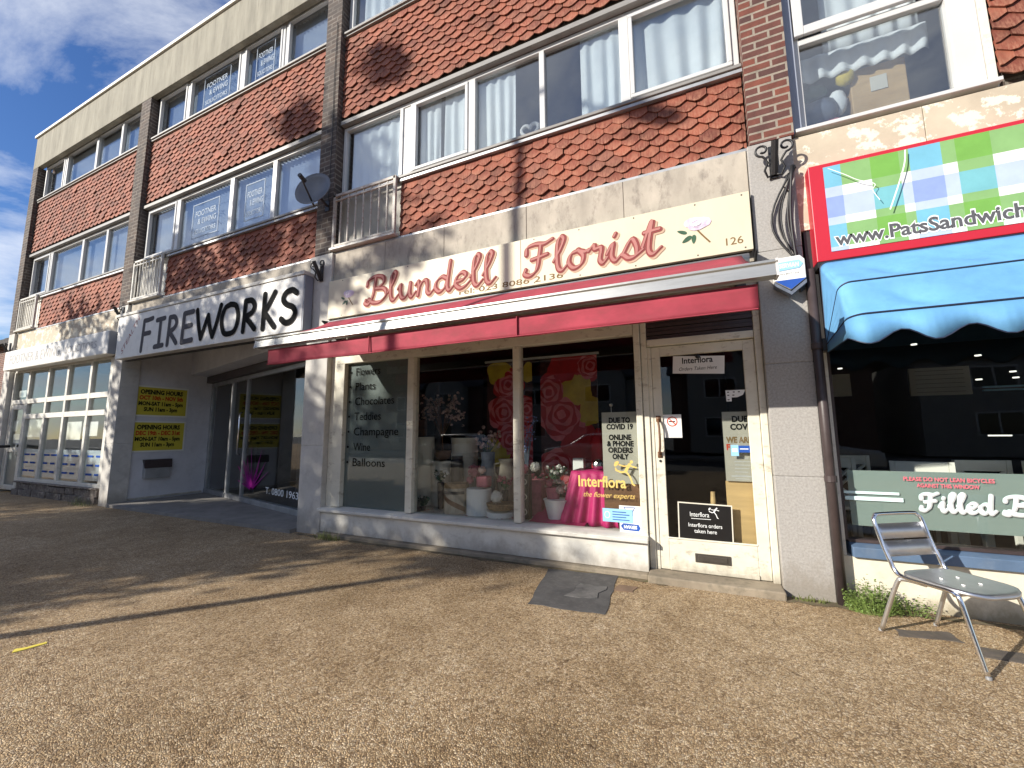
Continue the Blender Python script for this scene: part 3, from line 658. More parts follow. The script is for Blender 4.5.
# graphics on the glass: purple burst and phone number, along the slanting pane
def on_glass(t, z, off=.012):
    p = on(t)+nAB*-off; return (p.x, p.y, z)
mb = MB(); c_t, c_z = .50, .55
for k in range(26):
    a = random.uniform(.15, 2.98); r0 = .05; r1 = random.uniform(.3, .85); ca, sa = math.cos(a), math.sin(a); wd = .018
    p = []
    for r_, s_ in ((r0, -1), (r1, -.2), (r1, .2), (r0, 1)):
        uu = r_*ca-s_*wd*sa; zz = r_*sa+s_*wd*ca; p.append(on_glass(c_t+uu/5.2, c_z-.25+zz, .012+k*.0003))
    mb.add(p, [(0, 1, 2, 3)])
mb.build('window_graphic', 'ink_purple', GF)
def glass_text(s, t, z, wid, h, mat):
    cu = bpy.data.curves.new('t', 'FONT'); cu.body = s; cu.size = 1; cu.resolution_u = 3; cu.offset = .012
    ob = bpy.data.objects.new('t', cu); me = bpy.data.meshes.new_from_object(ob); bpy.data.objects.remove(ob)
    xs_ = [v.co.x for v in me.vertices]; k = wid/(max(xs_)-min(xs_))
    mb = MB().add([on_glass(t+(v.co.x-min(xs_))*k/5.21, z+v.co.y*h/.7, .013) for v in me.vertices], [tuple(p.vertices) for p in me.polygons])
    mb.build('window_lettering', mat, GF)
glass_text('T. 0800 1963288', .62, .29, 1.60, .11, 'ink_white')
# dark counter goods inside
for (t0, t1, d, zt, mt) in ((.04, .2, .6, 1.15, 'black_board'), (.45, .55, .9, 1.3, 'black_board'), (.6, .95, 1.3, 1.0, 'brown_wood')):
    MB().obox(on(t0)+nAB*d, on(t1)+nAB*d, .5, .05, zt, 0).build('shop_counter', mt, BLD)

# ------------------------------------------------------------------ solicitors' shopfront
mb = MB(); y0, y1 = .08, .17; xs = [-14.46, -13.44, -12.50, -11.46]
mb.box(-15.38, -15.30, y0, y1, .06, 2.88).box(-10.68, -10.55, y0, y1, .30, 2.88)
for x in xs: mb.box(x-.045, x+.045, y0, y1, .30 if x > -14 else .06, 2.88)
mb.box(-15.30, -10.68, y0+.003, y1, 2.86, 2.95).box(-15.30, -10.68, y0+.003, y1, 2.08, 2.19).box(-14.415, -10.68, y0+.003, y1, 1.72, 1.83).box(-14.415, -10.68, y0+.003, y1, .30, .37)
OW = mb.build('office_window', 'white_paint', BLD, bevel=.005)
ed = [-15.30]+[q for x in xs for q in (x-.045, x+.045)]+[-10.68]
for k in range(5):
    a, b_ = ed[2*k]-.005, ed[2*k+1]+.005
    for z0, z1 in ([(2.18, 2.87), (1.82, 2.09), (.36, 1.73)] if k else [(2.18, 2.87)]): bx(a, b_, .12, .126, z0, z1).build('glass_pane', 'shop_glass', OW)
    if k:
        mb = MB().box(a+.02, b_-.02, .129, .131, .42, 1.02); fr = mb.build('frosted_panel', 'office_vinyl', OW)
        mb = MB()
        for r_ in range(3):
            for q in range(2): mb.box(a+.12+q*.35, a+.12+q*.35+random.uniform(.18, .30), .1165, .1185, .52+r_*.18, .56+r_*.18)
        mb.build('window_lettering', 'ink_blue', OW)
mb = MB().box(-15.29, -15.20, .09, .14, .07, 2.07).box(-14.60, -14.51, .09, .14, .07, 2.07).box(-15.20, -14.60, .09, .14, 1.96, 2.07).box(-15.20, -14.60, .09, .14, .07, .18).box(-15.20, -14.60, .09, .14, .95, 1.05)
OD = mb.build('office_door', 'white_paint', BLD, bevel=.005)
bx(-15.21, -14.59, .115, .121, 1.04, 1.97).build('glass_pane', 'shop_glass', OD); bx(-15.21, -14.59, .112, .124, .17, .96).build('door_panel', 'vinyl_frost', OD)
mb = MB().tube([(-14.56, .09, 1.15), (-14.56, .04, 1.13), (-14.56, .04, .9), (-14.56, .09, .88)], .012, 8); mb.build('handle', 'chrome', OD)
mb = MB()
for k in range(11):
    x = -14.40+k*.345; mb.box(x, x+.335, .03+random.uniform(-.02, .02), .16, -.05, .13+random.uniform(-.01, .01)); mb.box(x+.12, min(x+.455, -10.56), .04+random.uniform(-.02, .02), .16, .132, .262+random.uniform(-.02, .02))
mb.box(-14.41, -10.56, .02, .17, .268, .30); mb.build('brick_plinth', 'sooty_brick', BLD, bevel=.01)
bx(-15.4, -10.4, .10, .24, 2.95, 3.36).build('lintel', 'black_metal', BLD)

# ------------------------------------------------------------------ café front
bx(.93, 6.1, .035, .2, -.05, .345).build('stall_riser', 'render_wall', BLD)
MB().prismx([(.17, .452), (.06, .432), (.0, .42), (.0, .345), (.17, .347)], 1.03, 6.1).build('window_sill', 'blue_sill', BLD, bevel=.005)
bx(.945, 1.0, .04, .19, .348, 2.60).build('window_jamb', 'white_paint', BLD)
mb = MB().box(1.002, 1.03, .08, .19, .455, 2.6).box(3.4, 3.46, .08, .19, .455, 2.6).box(6.04, 6.098, .08, .19, .455, 2.6).box(1.03, 6.04, .083, .19, .44, .462).box(1.03, 6.04, .083, .19, 2.55, 2.6)
CW = mb.build('cafe_window', 'dark_brown_metal', BLD)
for a, b_ in ((1.025, 3.405), (3.455, 6.045)):
    bx(a, b_, .12, .126, .455, 2.56).build('glass_pane', 'shop_glass', CW)
mb = MB().box(1.075, 3.395, .130, .132, .56, .985); mb.build('frosted_band', 'cafe_vinyl', CW)
mb = MB().box(1.04, 1.38, .1165, .119, .805, .825).box(1.045, 1.40, .1165, .119, .755, .785); mb.build('window_stripe', 'ink_aqua', CW)
yg = .1165
text('window_lettering', 'PLEASE DO NOT LEAN BICYCLES', 'ink_pink', CW, 1.665, .918, .50, .028, yg, bold=.02)
text('window_lettering', 'AGAINST THIS WINDOW', 'ink_pink', CW, 1.66, .872, .345, .028, yg, bold=.02)
for wd, x, ww in (('Filled', 1.49, .405), ('Ba', 1.945, .25)):
    script_word(wd, x, .708, ww, .125, CW, yg, [('ink_faint_grey', .30, .035, -.035, 0, .0), ('ink_aqua', .215, 0, 0, 0, .0022)], names='window_lettering')
# ================================================================== SIGNS
SG = thing('shop_sign', (-2, 0, 2.87), 'cream florist fascia sign with red script lettering and painted roses', 'shop sign')
mb = MB().box(-4.555, -1.66, -.05, -.006, 2.875, 3.415).box(-1.656, .54, -.05, -.006, 2.875, 3.415); mb.build('sign_board', 'sign_cream', SG, bevel=.003)
bx(-4.55, .535, -.004, .033, 2.88, 3.41).build('sign_backing', 'black_metal', SG)
mb = MB()
for x in (-4.3, -3.2, -2.1, -1.5, -1.0, -.45, .1, .48):
    for z in (2.90, 3.39): mb.lathe((0, 0, 0), [(.0001, 0)], 3) if False else mb.box(x-.006, x+.006, -.052, -.05, z-.006, z+.006)
mb.build('screws', 'dark_brown_metal', SG)
LAY = [('script_shade', .215, .045, -.045, 0, 0), ('script_red', .19, 0, 0, 0, .004), ('script_light', .085, -.012, .008, 0, .008)]
script_word('Blundell', -3.86, 2.985, 1.89, .36, SG, -.052, LAY, rise=.0, slant=.0)
script_word('Florist', -1.62, 2.985, 1.42, .36, SG, -.052, LAY)
yb = -.0515
text('lettering', 'Tel: 023 8086 2136', 'ink_brown', SG, -1.83, 2.905, 1.30, .062, yb, bold=.006)
text('lettering', '126', 'ink_brown', SG, .40, 2.945, .135, .068, yb, bold=.004)
def rose(x, z, s, parent, y):
    mb = MB()
    for k, (dx, dz, a, ln, wd) in enumerate([(-.35, -.15, 2.7, .32, .12), (-.22, -.42, 3.7, .34, .15), (-.02, -.45, 4.6, .30, .13)]):
        ca, sa = math.cos(a), math.sin(a); pts = []
        for t in range(13):
            q = t/12*2*math.pi; u = ln/2*math.cos(q); v = wd/2*math.sin(q)*(1-.3*math.cos(q)); pts.append((x+s*(dx+u*ca-v*sa), y-.0006*k, z+s*(dz+u*sa+v*ca)))
        mb.add(pts[:-1], [tuple(range(11, -1, -1))])
    mb.build('rose_leaves', 'leaf_dark', parent)
    mb = MB(); stroke(mb, smooth_path([(x+.05*s, z-.1*s), (x+.22*s, z-.35*s), (x+.42*s, z-.62*s)]), .05*s, y-.002); mb.build('rose_stem', 'ink_brown', parent)
    mb = MB()
    for k in range(9):
        a = k*2.4; r_ = (.30-.022*k)*s; cx, cz = x+.08*s+.12*s*math.cos(a)*(1-k/10), z+.05*s+.09*s*math.sin(a)*(1-k/10)
        mb.add([(cx+r_*1.05*math.cos(t*.628), y-.003-k*.0006, cz+r_*.62*math.sin(t*.628)) for t in range(10)], [tuple(range(9, -1, -1))])
        o_ = mb.build('rose_petals', 'lilac_petal' if k % 2 else 'pale_petal', parent) if k in (0, 1) and False else None
    mb.build('rose_petals', 'lilac_petal', parent)
    mb = MB()
    for k in range(4):
        a = k*1.7; stroke(mb, smooth_path([(x+.08*s+(.2-.04*k)*s*math.cos(a+t*.5), z+.05*s+(.13-.03*k)*s*math.sin(a+t*.5)) for t in range(6)]), .028*s, y-.010-k*.0006)
    mb.build('rose_petal_edges', 'ink_white', parent)
rose(.08, 3.19, .29, SG, -.0515); rose(-4.20, 3.17, .24, SG, -.0515)

SF2 = thing('shop_sign', (-7.4, 0, 2.72), 'large white fascia sign reading FIREWORKS in black letters, set over the dark recessed entrance', 'shop sign')
bx(-9.93, -4.93, -.16, -.02, 2.735, 3.545).build('sign_board', 'sign_white', SF2, bevel=.008)
bx(-4.927, -4.905, -.155, -.02, 2.74, 3.54).build('sign_end', 'sign_grey_side', SF2)
bx(-10.0, -4.91, -.175, .04, 3.548, 3.60).build('sign_capping', 'white_metal', SF2, bevel=.004)
bx(-9.93, -4.93, -.018, .04, 2.72, 3.54).build('sign_backing', 'black_metal', SF2)
letters = [('F', -9.09, -8.68, 2.82, 3.37), ('I', -8.63, -8.30, 2.85, 3.33), ('R', -8.25, -7.88, 2.85, 3.33), ('E', -7.83, -7.44, 2.85, 3.34), ('W', -7.40, -6.78, 2.86, 3.35),
           ('O', -6.75, -6.29, 2.86, 3.33), ('R', -6.22, -5.85, 2.86, 3.33), ('K', -5.78, -5.44, 2.85, 3.37), ('S', -5.38, -4.98, 2.88, 3.34)]
mbg, mbk = MB(), MB(); q = 0
for i, (c, x0, x1, z0, z1) in enumerate(letters):
    m_ = mbg if i < 4 else mbk
    for pth in BLOCK[c]:
        stroke(m_, smooth_path([(x0+a*(x1-x0), z0+b_*(z1-z0)) for a, b_ in pth]), .088, -.1615-q*.0004, None); q += 1
mbg.build('lettering', 'ink_grey', SF2); mbk.build('lettering', 'ink_black', SF2)
cu = bpy.data.curves.new('t', 'FONT'); cu.body = 'STEALTH'; cu.size = 1; cu.offset = .0; cu.resolution_u = 3
ob = bpy.data.objects.new('t', cu); me = bpy.data.meshes.new_from_object(ob); bpy.data.objects.remove(ob)
X1 = max(v.co.x for v in me.vertices); ang = R(50); kx, kz = .80/X1, .20
MB().add([(-9.70+v.co.x*kx*math.cos(ang)-v.co.y*kz*math.sin(ang)*.4, -.1615, 2.80+v.co.x*kx*math.sin(ang)+v.co.y*kz*math.cos(ang)) for v in me.vertices], [tuple(p.vertices) for p in me.polygons]).build('lettering', 'ink_faint_red', SF2)

SS = thing('shop_sign', (-12.8, 0, 2.86), 'long silvery fascia sign of the solicitors over the tall white-framed office window', 'shop sign')
bx(-15.28, -10.33, -.14, .04, 2.885, 3.355).build('sign_board', 'sign_white', SS, bevel=.02)
bx(-10.328, -10.31, -.13, .03, 2.895, 3.345).build('sign_end', 'sign_grey_side', SS)
text('lettering', 'FOOTNER & EWING', 'ink_faint_grey', SS, -14.95, 3.02, 2.6, .22, -.1425, 'L')
text('lettering', 'SOLICITORS', 'ink_faint_grey', SS, -12.1, 3.04, 1.35, .15, -.1425, 'L')

SR = thing('shop_sign', (3, 0, 2.67), 'red-framed café fascia sign with green and blue gingham checks and a web address', 'shop sign')
bx(.975, 6.0, -.10, .04, 2.665, 3.50).build('sign_frame', 'sign_red', SR, bevel=.006)
X0, X1_, Z0, Z1 = 1.075, 5.9, 2.735, 3.465
cols = ['sign_paper', 'sign_green', 'sign_sky', 'sign_lav', 'sign_deep_green', 'sign_light_lav', 'sign_teal']; gm = MB(); gi = []
vb = []; x = X0; k = 0                                             # gingham: bands of width across and down, overlaps darker
while x < X1_:
    w_ = (.115, .19, .175, .06, .185, .08, .19, .20, .185, .08, .19, .06)[k % 12]; vb.append((x, min(x+w_, X1_), 'SWGWSWGWSWGW'[k % 12])); x += w_; k += 1
hb = []; z = Z0; k = 0
while z < Z1-.001:
    h_ = (.035, .185, .065, .175, .085, .20)[k % 6]; hb.append((z, min(z+h_, Z1), 'WGWLWG'[k % 6])); z += h_; k += 1
for a, b_, i in vb:
    for c, d, j in hb:
        if b_-a < .004: continue
        mt = {'SG': 'sign_sky', 'WG': 'sign_green', 'GG': 'sign_deep_green', 'SW': 'sign_light_lav', 'WW': 'sign_paper', 'GW': 'sign_green', 'SL': 'sign_lav', 'WL': 'sign_light_lav', 'GL': 'sign_teal'}[i+j]
        gm.add([(a, -.1045, c), (b_, -.1045, c), (b_, -.1045, d), (a, -.1045, d)], [(0, 1, 2, 3)]); gi.append(cols.index(mt or 'sign_paper'))
o = gm.build('sign_panel', 'sign_paper', SR)
for m_ in cols[1:]: o.data.materials.append(MATS[m_])
o.data.polygons.foreach_set('material_index', gi)
bm = bmesh.new(); bm.from_mesh(o.data); bmesh.ops.remove_doubles(bm, verts=bm.verts, dist=.0002); bm.to_mesh(o.data); bm.free()
text('lettering', 'www.PatsSandwich', 'ink_white', SR, 1.098, 2.772, 1.10, .118, -.1064, 'L', bold=.055)
text('lettering', 'www.PatsSandwich', 'ink_grey', SR, 1.106, 2.778, 1.085, .105, -.1072, 'L', bold=.024)
SR.location.y += .035
bx(.975, 6.0, -.07, .035, 2.615, 2.66).build('sign_tray', 'black_metal', SR)
mb = MB(); stroke(mb, smooth_path([(1.585, 3.44), (1.57, 3.33), (1.52, 3.17), (1.455, 2.99)]), .009, -.1049, None, 0, 0, .0003); stroke(mb, smooth_path([(1.10, 3.43), (1.20, 3.35), (1.28, 3.28), (1.38, 3.22), (1.365, 3.17), (1.40, 3.08)]), .005, -.1053, None, 0, 0, .0003); mb.build('sign_crack', 'ink_white', SR)

# ================================================================== AWNINGS
AW = thing('awning', (-2, 0, 2.3), 'crimson awning pulled out over the florist window, with an aluminium front bar and straight valance', 'awning')
def cloth(fn, nu, nv, name, mat, parent, th=.003):
    vs = [fn(i/nu, j/nv) for j in range(nv+1) for i in range(nu+1)]
    fs = [(j*(nu+1)+i, j*(nu+1)+i+1, (j+1)*(nu+1)+i+1, (j+1)*(nu+1)+i) for j in range(nv) for i in range(nu)]
    o = MB().add(vs, fs).build(name, mat, parent, smooth=True); s_ = o.modifiers.new('thickness', 'SOLIDIFY'); s_.thickness = th; return o
XL, XR = -4.47, .44
def can(u, v):
    x = XL+(XR-XL)*u; y = -.07-.90*v; z = 2.825-(2.825-2.375)*v-.035*math.sin(math.pi*v)
    z += .006*math.sin(26*u+3*v)*math.sin(math.pi*v)+.010*math.sin(6*u-9*v)*math.sin(math.pi*v); return (x, y, z)
cloth(can, 60, 12, 'awning_canopy', 'canopy_red', AW)
def val(u, v):
    x = XL+.06+(XR-XL-.08)*u; b_ = .006*math.sin(19*u+1)+.005*math.sin(47*u); return (x, -.965+b_*v, 2.262-.175*v-.004*math.sin(31*u)*v)
cloth(val, 90, 5, 'valance', 'canopy_red', AW)
mb = MB()
for xx in (-2.9, -1.31): mb.box(xx-.003, xx+.003, -.986, -.972, 2.095, 2.26)
mb.box(XL+.07, XR-.03, -.986, -.974, 2.088, 2.094).build('valance_seams', 'canopy_red', AW)
MB().prismx([(-1.035, 2.285), (-1.02, 2.365), (-1.03, 2.375), (-1.03, 2.392), (-.945, 2.400), (-.94, 2.285)], -4.55, .52).build('front_bar', 'aluminium_bar', AW, bevel=.002)
for x in (-4.565, .52): MB().prismx([(-1.038, 2.28), (-1.022, 2.37), (-1.034, 2.38), (-1.034, 2.396), (-.94, 2.404), (-.935, 2.28)], x, x+.015).build('bar_end_cap', 'upvc', AW)
mb = MB().tube([(-4.5, -.05, 2.80), (.50, -.05, 2.80)], .042, 10); mb.build('roller', 'galvanised', AW, smooth=True)
for s_, x in ((1, -4.40), (-1, .42)):
    mb = MB().tube([(x, -.04, 2.60), (x+s_*.42, -.52, 2.48)], .022, 8).tube([(x+s_*.42, -.52, 2.46), (x+s_*.05, -.96, 2.34)], .018, 8); mb.box(x-.04, x+.04, -.06, .03, 2.55, 2.66)
    mb.build('folding_arm', 'dark_brown_metal', AW)
for x in (.545, -4.572): MB().prismx([(.03, 2.86), (-.13, 2.84), (-.13, 2.825), (.03, 2.74)], x, x+.014).build('end_bracket', 'black_metal', AW)

AB = thing('awning', (3, 0, 2.2), 'sky-blue folding canopy with a scalloped hem over the café window', 'awning')
hx0, hx1, hy, hz = .985, 6.0, -.06, 1.98
def rib(dy, dz, rr=.16):
    """bent frame from one hinge round to the other"""
    pts = [Vector((hx0, hy, hz))]; yy, zz = hy-dy, hz+dz; ln = Vector((0, -dy, dz)); n_ = 6
    for k in range(n_+1):
        a = math.pi/2*k/n_; pts.append(Vector((hx0+rr*(1-math.cos(a)), 0, 0))+Vector((0, hy, hz))+ln*(1-rr/ln.length*(1-math.sin(a))))
    q = [Vector((hx0+hx1-p.x, p.y, p.z)) for p in reversed(pts)]
    return pts, q
ribs = [rib(.03, .66, .05), rib(.42, .36, .07), rib(.56, .09, .09)]
def skin(a, b_, steps, sag):
    rows = []
    for k in range(steps+1):
        t = k/steps; pa, qa = a; pb, qb = b_
        row = [p.lerp(q, t) for p, q in zip(pa, pb)]; row2 = [p.lerp(q, t) for p, q in zip(qa, qb)]
        mid = [row[-1].lerp(row2[0], j/150) for j in range(1, 150)]
        rr = row+mid+row2
        out = []
        for i, p in enumerate(rr):
            c = Vector(((hx0+hx1)/2 if hx0+.2 < p.x < hx1-.2 else p.x, hy, hz)); s_ = math.sin(math.pi*t)*sag
            d = (c-p); d.x = 0 if abs(d.x) > .01 else d.x
            f = 1 if i > 3 and i < len(rr)-4 else .3
            wr = (.014*mnoise.noise(Vector((p.x*3.5+2*t, t*2.4, a[0][3].z*5)))+.007*mnoise.noise(Vector((p.x*9-4*t, t*4, 3))))*math.sin(math.pi*t)**.7+.020*math.exp(-((p.x-hx0-.22-.25*t)/.07)**2)*math.sin(math.pi*t)
            out.append(p+(d.normalized()*(s_*f+wr) if d.length > 1e-6 else Vector((0, 0, 0))))
        rows.append(out)
    return rows
rows = skin(ribs[0], ribs[1], 12, .022)[:-1]+skin(ribs[1], ribs[2], 12, .03)
W_ = len(rows[0]); mb = MB().add([p for r_ in rows for p in r_], [(j*W_+i, j*W_+i+1, (j+1)*W_+i+1, (j+1)*W_+i) for j in range(len(rows)-1) for i in range(W_-1)])
o = mb.build('canopy_cover', 'canopy_blue', AB, smooth=True); o.modifiers.new('thickness', 'SOLIDIFY').thickness = .003
mb = MB()
for p, q in ribs: mb.tube([v+(v-Vector((v.x, hy, hz))).normalized()*.004 if (v-Vector((v.x, hy, hz))).length > .01 else v for v in p+q], .0065, 6)
mb.build('canopy_piping', 'navy_trim', AB)
p, q = ribs[2]; edge = p+[p[-1].lerp(q[0], j/120) for j in range(1, 120)]+q
top = []; bot = []; s_ = 0
for i, v in enumerate(edge):
    s_ += (v-edge[i-1]).length if i else 0
    dz = .165+.040*math.cos(s_*2*math.pi/.335+.9); k = min(1, s_/.25)
    top.append(tuple(v)); bot.append((v.x, v.y+.008*math.sin(s_*7)-.005, v.z-dz*(.35+.65*k)))
n = len(edge); o = MB().add(top+bot, [(i, i+1, n+i+1, n+i) for i in range(n-1)]).build('valance', 'canopy_blue', AB, smooth=True); o.modifiers.new('thickness', 'SOLIDIFY').thickness = .003
mb = MB().tube([(a, b_-.001, c) for a, b_, c in bot], .0045, 5); mb.build('hem_piping', 'navy_trim', AB)
bx(.955, 1.0, -.075, .035, 1.93, 2.03).build('hinge', 'black_metal', AB)

# ================================================================== FITTINGS ON THE FRONT
def scroll_bracket(x, z, s, label, side=1):
    t = thing('wall_bracket', (x, 0, z), label, 'bracket', 'black iron scroll brackets on the pilasters')
    MB().box(x-.03*s, x+.03*s, -.02, -.001, z-.16*s, z+.14*s).tube([(x, -.02, z-.13*s), (x, -.16*s, z+.10*s)], .028*s, 8).build('socket', 'black_metal', t)
    for sg in (-1, 1):
        pts = []
        for k in range(22):
            a = -math.pi/2+k*.33; r_ = (.058-.0018*k)*s; pts.append((x+sg*(.088*s+r_*math.cos(a)), -.04-.05*s, z+.075*s+r_*math.sin(a)))
        arm = [(x, -.03, z-.13*s), (x+sg*.05*s, -.03, z-.15*s), (x+sg*.075*s, -.04-.02*s, z-.10*s), (x+sg*.05*s, -.04-.03*s, z-.04*s), (x+sg*.07*s, -.04-.045*s, z-.005*s)]
        MB().tube([tuple(v) for v in arm]+pts, .0095*s, 6).build('scroll', 'black_metal', t, smooth=True)
    return t
scroll_bracket(.745, 3.66, 1.0, 'black iron scroll bracket on the grey pilaster beside the red café sign')
scroll_bracket(-4.76, 3.62, .95, 'black iron scroll bracket on the pilaster between the fireworks and florist signs')
scroll_bracket(-10.2, 3.70, .95, 'black iron scroll bracket between the solicitors and fireworks signs')
scroll_bracket(-15.55, 3.50, .95, 'pale-lit scroll bracket at the far end above the solicitors sign')
# burglar alarm
t = thing('alarm_box', (.75, -.02, 2.44), 'white and blue six-sided alarm box on the pilaster at the awning end', 'alarm box')
hexa = [(.665, 2.70), (.69, 2.735), (.855, 2.74), (.885, 2.70), (.885, 2.54), (.775, 2.455), (.665, 2.54)]
MB().prism(hexa, -.10, -.02).build('housing', 'card_white', t, bevel=.006)
MB().prism([(.667, 2.54), (.883, 2.54), (.775, 2.457)], -.104, -.1005).build('blue_point', 'ink_blue', t)
MB().prism([(.665, 2.53), (.775, 2.44), (.885, 2.53), (.885, 2.50), (.775, 2.41), (.665, 2.50)], -.10, -.02).build('lower_lens', 'vase_blue', t)
MB().prism([(.674, 2.665), (.70, 2.695), (.845, 2.70), (.872, 2.665), (.845, 2.63), (.70, 2.62)], -.104, -.1005).build('logo_plate', 'ink_pale_blue', t)
text('lettering', 'SERVIAN', 'ink_white', t, .773, 2.645, .135, .036, -.1050, bold=.03)
text('lettering', '023 8077 1234', 'ink_grey', t, .773, 2.585, .13, .014, -.1010)
# cables
mb = MB(); rnd = random.Random(3)
for k in range(5):
    bow = (-.16, -.20, -.07, -.11, -.03)[k]; x0 = .905-.01*k; pts = []
    for i in range(15):
        u = i/14; pts.append((x0+bow*math.sin(math.pi*min(1, u*1.15))**1.2-.005*k*u, -.014-.012*k, 3.56-u*(1.05+.02*k)+.01*math.sin(9*u+k)))
    mb.tube(pts, (.006, .009, .010, .007, .011)[k], 6)
mb.tube([(.905, -.02, 3.55), (.84, -.03, 3.50), (.80, -.025, 3.40), (.845, -.02, 3.33)], .006, 6)
tag(mb.build('wall_cables', 'cable_black', smooth=True), 'loose bundle of black cables looping down the pilaster beside the red sign', 'cables')
t = thing('drainpipe', (.92, -.03, 0), 'dark brown drainpipe down the edge of the grey pilaster', 'drainpipe')
MB().tube([(.927, -.035, 0), (.927, -.035, 2.62)], .033, 14).build('pipe', 'dark_brown_metal', t, smooth=True)
for z in (.9, 1.95): MB().lathe((.927, -.035, z), [(.034, 0), (.042, .004), (.042, .05), (.034, .054)], 14).build('pipe_clip', 'dark_brown_metal', t)
# satellite dish
t = thing('satellite_dish', (-4.72, -.02, 4.65), 'grey satellite dish on the dark brick pier beside the railed tall window', 'satellite dish')
ctr = Vector((-4.70, -.22, 4.68)); ax = Vector((.22, -.94, .22)).normalized(); u_ = ax.orthogonal().normalized(); v_ = ax.cross(u_)
vs = [ctr]; fs = []
for i in range(1, 7):
    r_ = .27*i/6
    for j in range(24):
        a = 2*math.pi*j/24; vs.append(ctr+(u_*math.cos(a)+v_*math.sin(a))*r_+ax*(r_*r_*1.15))
for j in range(24): fs.append((0, 1+j, 1+(j+1) % 24))
for i in range(5):
    for j in range(24): fs.append((1+i*24+j, 1+(i+1)*24+j, 1+(i+1)*24+(j+1) % 24, 1+i*24+(j+1) % 24))
o = MB().add(vs, fs).build('dish', 'dish_grey', t, smooth=True); o.modifiers.new('thickness', 'SOLIDIFY').thickness = .006
f_ = ctr+ax*.33+Vector((0, 0, -.03)); low = ctr-Vector((0, 0, .22))+ax*.03
MB().tube([low, f_], .012, 8).build('feed_arm', 'black_metal', t)
MB().tube([f_-ax*-.02, f_-ax*.09], .03, 10).build('receiver', 'black_metal', t)
MB().tube([ctr, ctr-ax*.08, Vector((-4.72, -.01, 4.60))], .018, 8).box(-4.76, -4.68, -.012, -.001, 4.52, 4.68).build('wall_mount', 'black_metal', t)
tag(MB().tube([(-4.69, -.012, 7.6), (-4.70, -.012, 6.6), (-4.685, -.012, 5.6), (-4.70, -.014, 4.66)], .005, 6).build('wall_cable', 'cable_black'), 'thin pale-lit cable running down the brick pier to the dish', 'cable')

# opening-hours boards on the white side wall of the entrance (face x = -10.1)
def hours(z0, lab, line2, line3, line4):
    t = thing('opening_hours_board', (-10.09, .72, z0), lab, 'notice board', 'yellow opening hours boards in the fireworks entrance')
    MB().box(-10.096, -10.084, .245, 1.20, z0, z0+.62).build('board', 'poster_rim', t, bevel=.002)
    MB().box(-10.0845, -10.0825, .275, 1.17, z0+.03, z0+.59).build('yellow_face', 'poster_yellow', t)
    for s, zz, h_, wd, mt in (('OPENING HOURS', .455, .085, .74, 'ink_black'), (line2, .34, .08, .76, 'ink_red'), (line3, .225, .075, .77, 'ink_black'), (line4, .11, .075, .58, 'ink_black')):
        text('lettering', s, mt, t, -10.0815, .72, wd, h_, 0, bold=.03) if False else side_text(s, mt, t, .72, z0+zz, wd, h_)
def side_text(s, mat, parent, yc, z, wd, h):
    cu = bpy.data.curves.new('t', 'FONT'); cu.body = s; cu.size = 1; cu.offset = .05; cu.resolution_u = 2
    ob = bpy.data.objects.new('t', cu); me = bpy.data.meshes.new_from_object(ob); bpy.data.objects.remove(ob)
    x0 = min(v.co.x for v in me.vertices); x1 = max(v.co.x for v in me.vertices)
    MB().add([(-10.0815, yc-wd/2+(v.co.x-x0)/(x1-x0)*wd, z+v.co.y*h/.7) for v in me.vertices], [tuple(p.vertices) for p in me.polygons]).build('lettering', mat, parent)
hours(1.69, 'upper yellow board of opening hours on the white entrance wall, with October dates', 'OCT 10th - NOV 5th', 'MON-SAT 11am - 5pm', 'SUN 11am - 3pm')
hours(.98, 'lower yellow board of opening hours on the white entrance wall, with December dates', 'DEC 19th - DEC 31st', 'MON-SAT 10am - 5pm', 'SUN 11am - 3pm')
t = thing('wall_mailbox', (-10.08, .72, .46), 'brushed steel mailbox below the yellow boards', 'mailbox')
mb = MB(); mb.add([(-10.098, .52, .46), (-10.0, .52, .46), (-10.02, .52, .80), (-10.098, .52, .80), (-10.098, .95, .46), (-10.0, .95, .46), (-10.02, .95, .80), (-10.098, .95, .80)],
      [(0, 1, 2, 3), (7, 6, 5, 4), (1, 5, 6, 2), (3, 2, 6, 7), (0, 4, 5, 1)]); mb.build('case', 'galvanised', t, bevel=.006)
mb = MB(); mb.add([(-9.995, .50, .66), (-10.008, .50, .83), (-10.1, .50, .83), (-9.995, .97, .66), (-10.008, .97, .83), (-10.1, .97, .83)], [(0, 1, 4, 3), (1, 2, 5, 4), (0, 2, 1), (3, 4, 5)]); mb.build('flap', 'dark_brown_metal', t)

# far left: black handrail with a round base by the office door
t = thing('handrail', (-15.6, -.5, 0), 'black handrail with a round foot at the far end by the office door', 'handrail')
MB().tube([(-17.2, -.42, 1.10), (-15.3, -.40, 1.02), (-15.05, -.35, 1.06), (-14.98, -.1, 1.08), (-14.98, .06, 1.08)], .035, 8).tube([(-16.3, -.41, 0), (-16.3, -.41, 1.06)], .03, 8).build('rail', 'black_metal', t, smooth=True)
MB().lathe((-16.3, -.41, 0), [(.30, 0), (.30, .06), (.22, .11), (.05, .14)], 20).build('foot', 'black_metal', t)

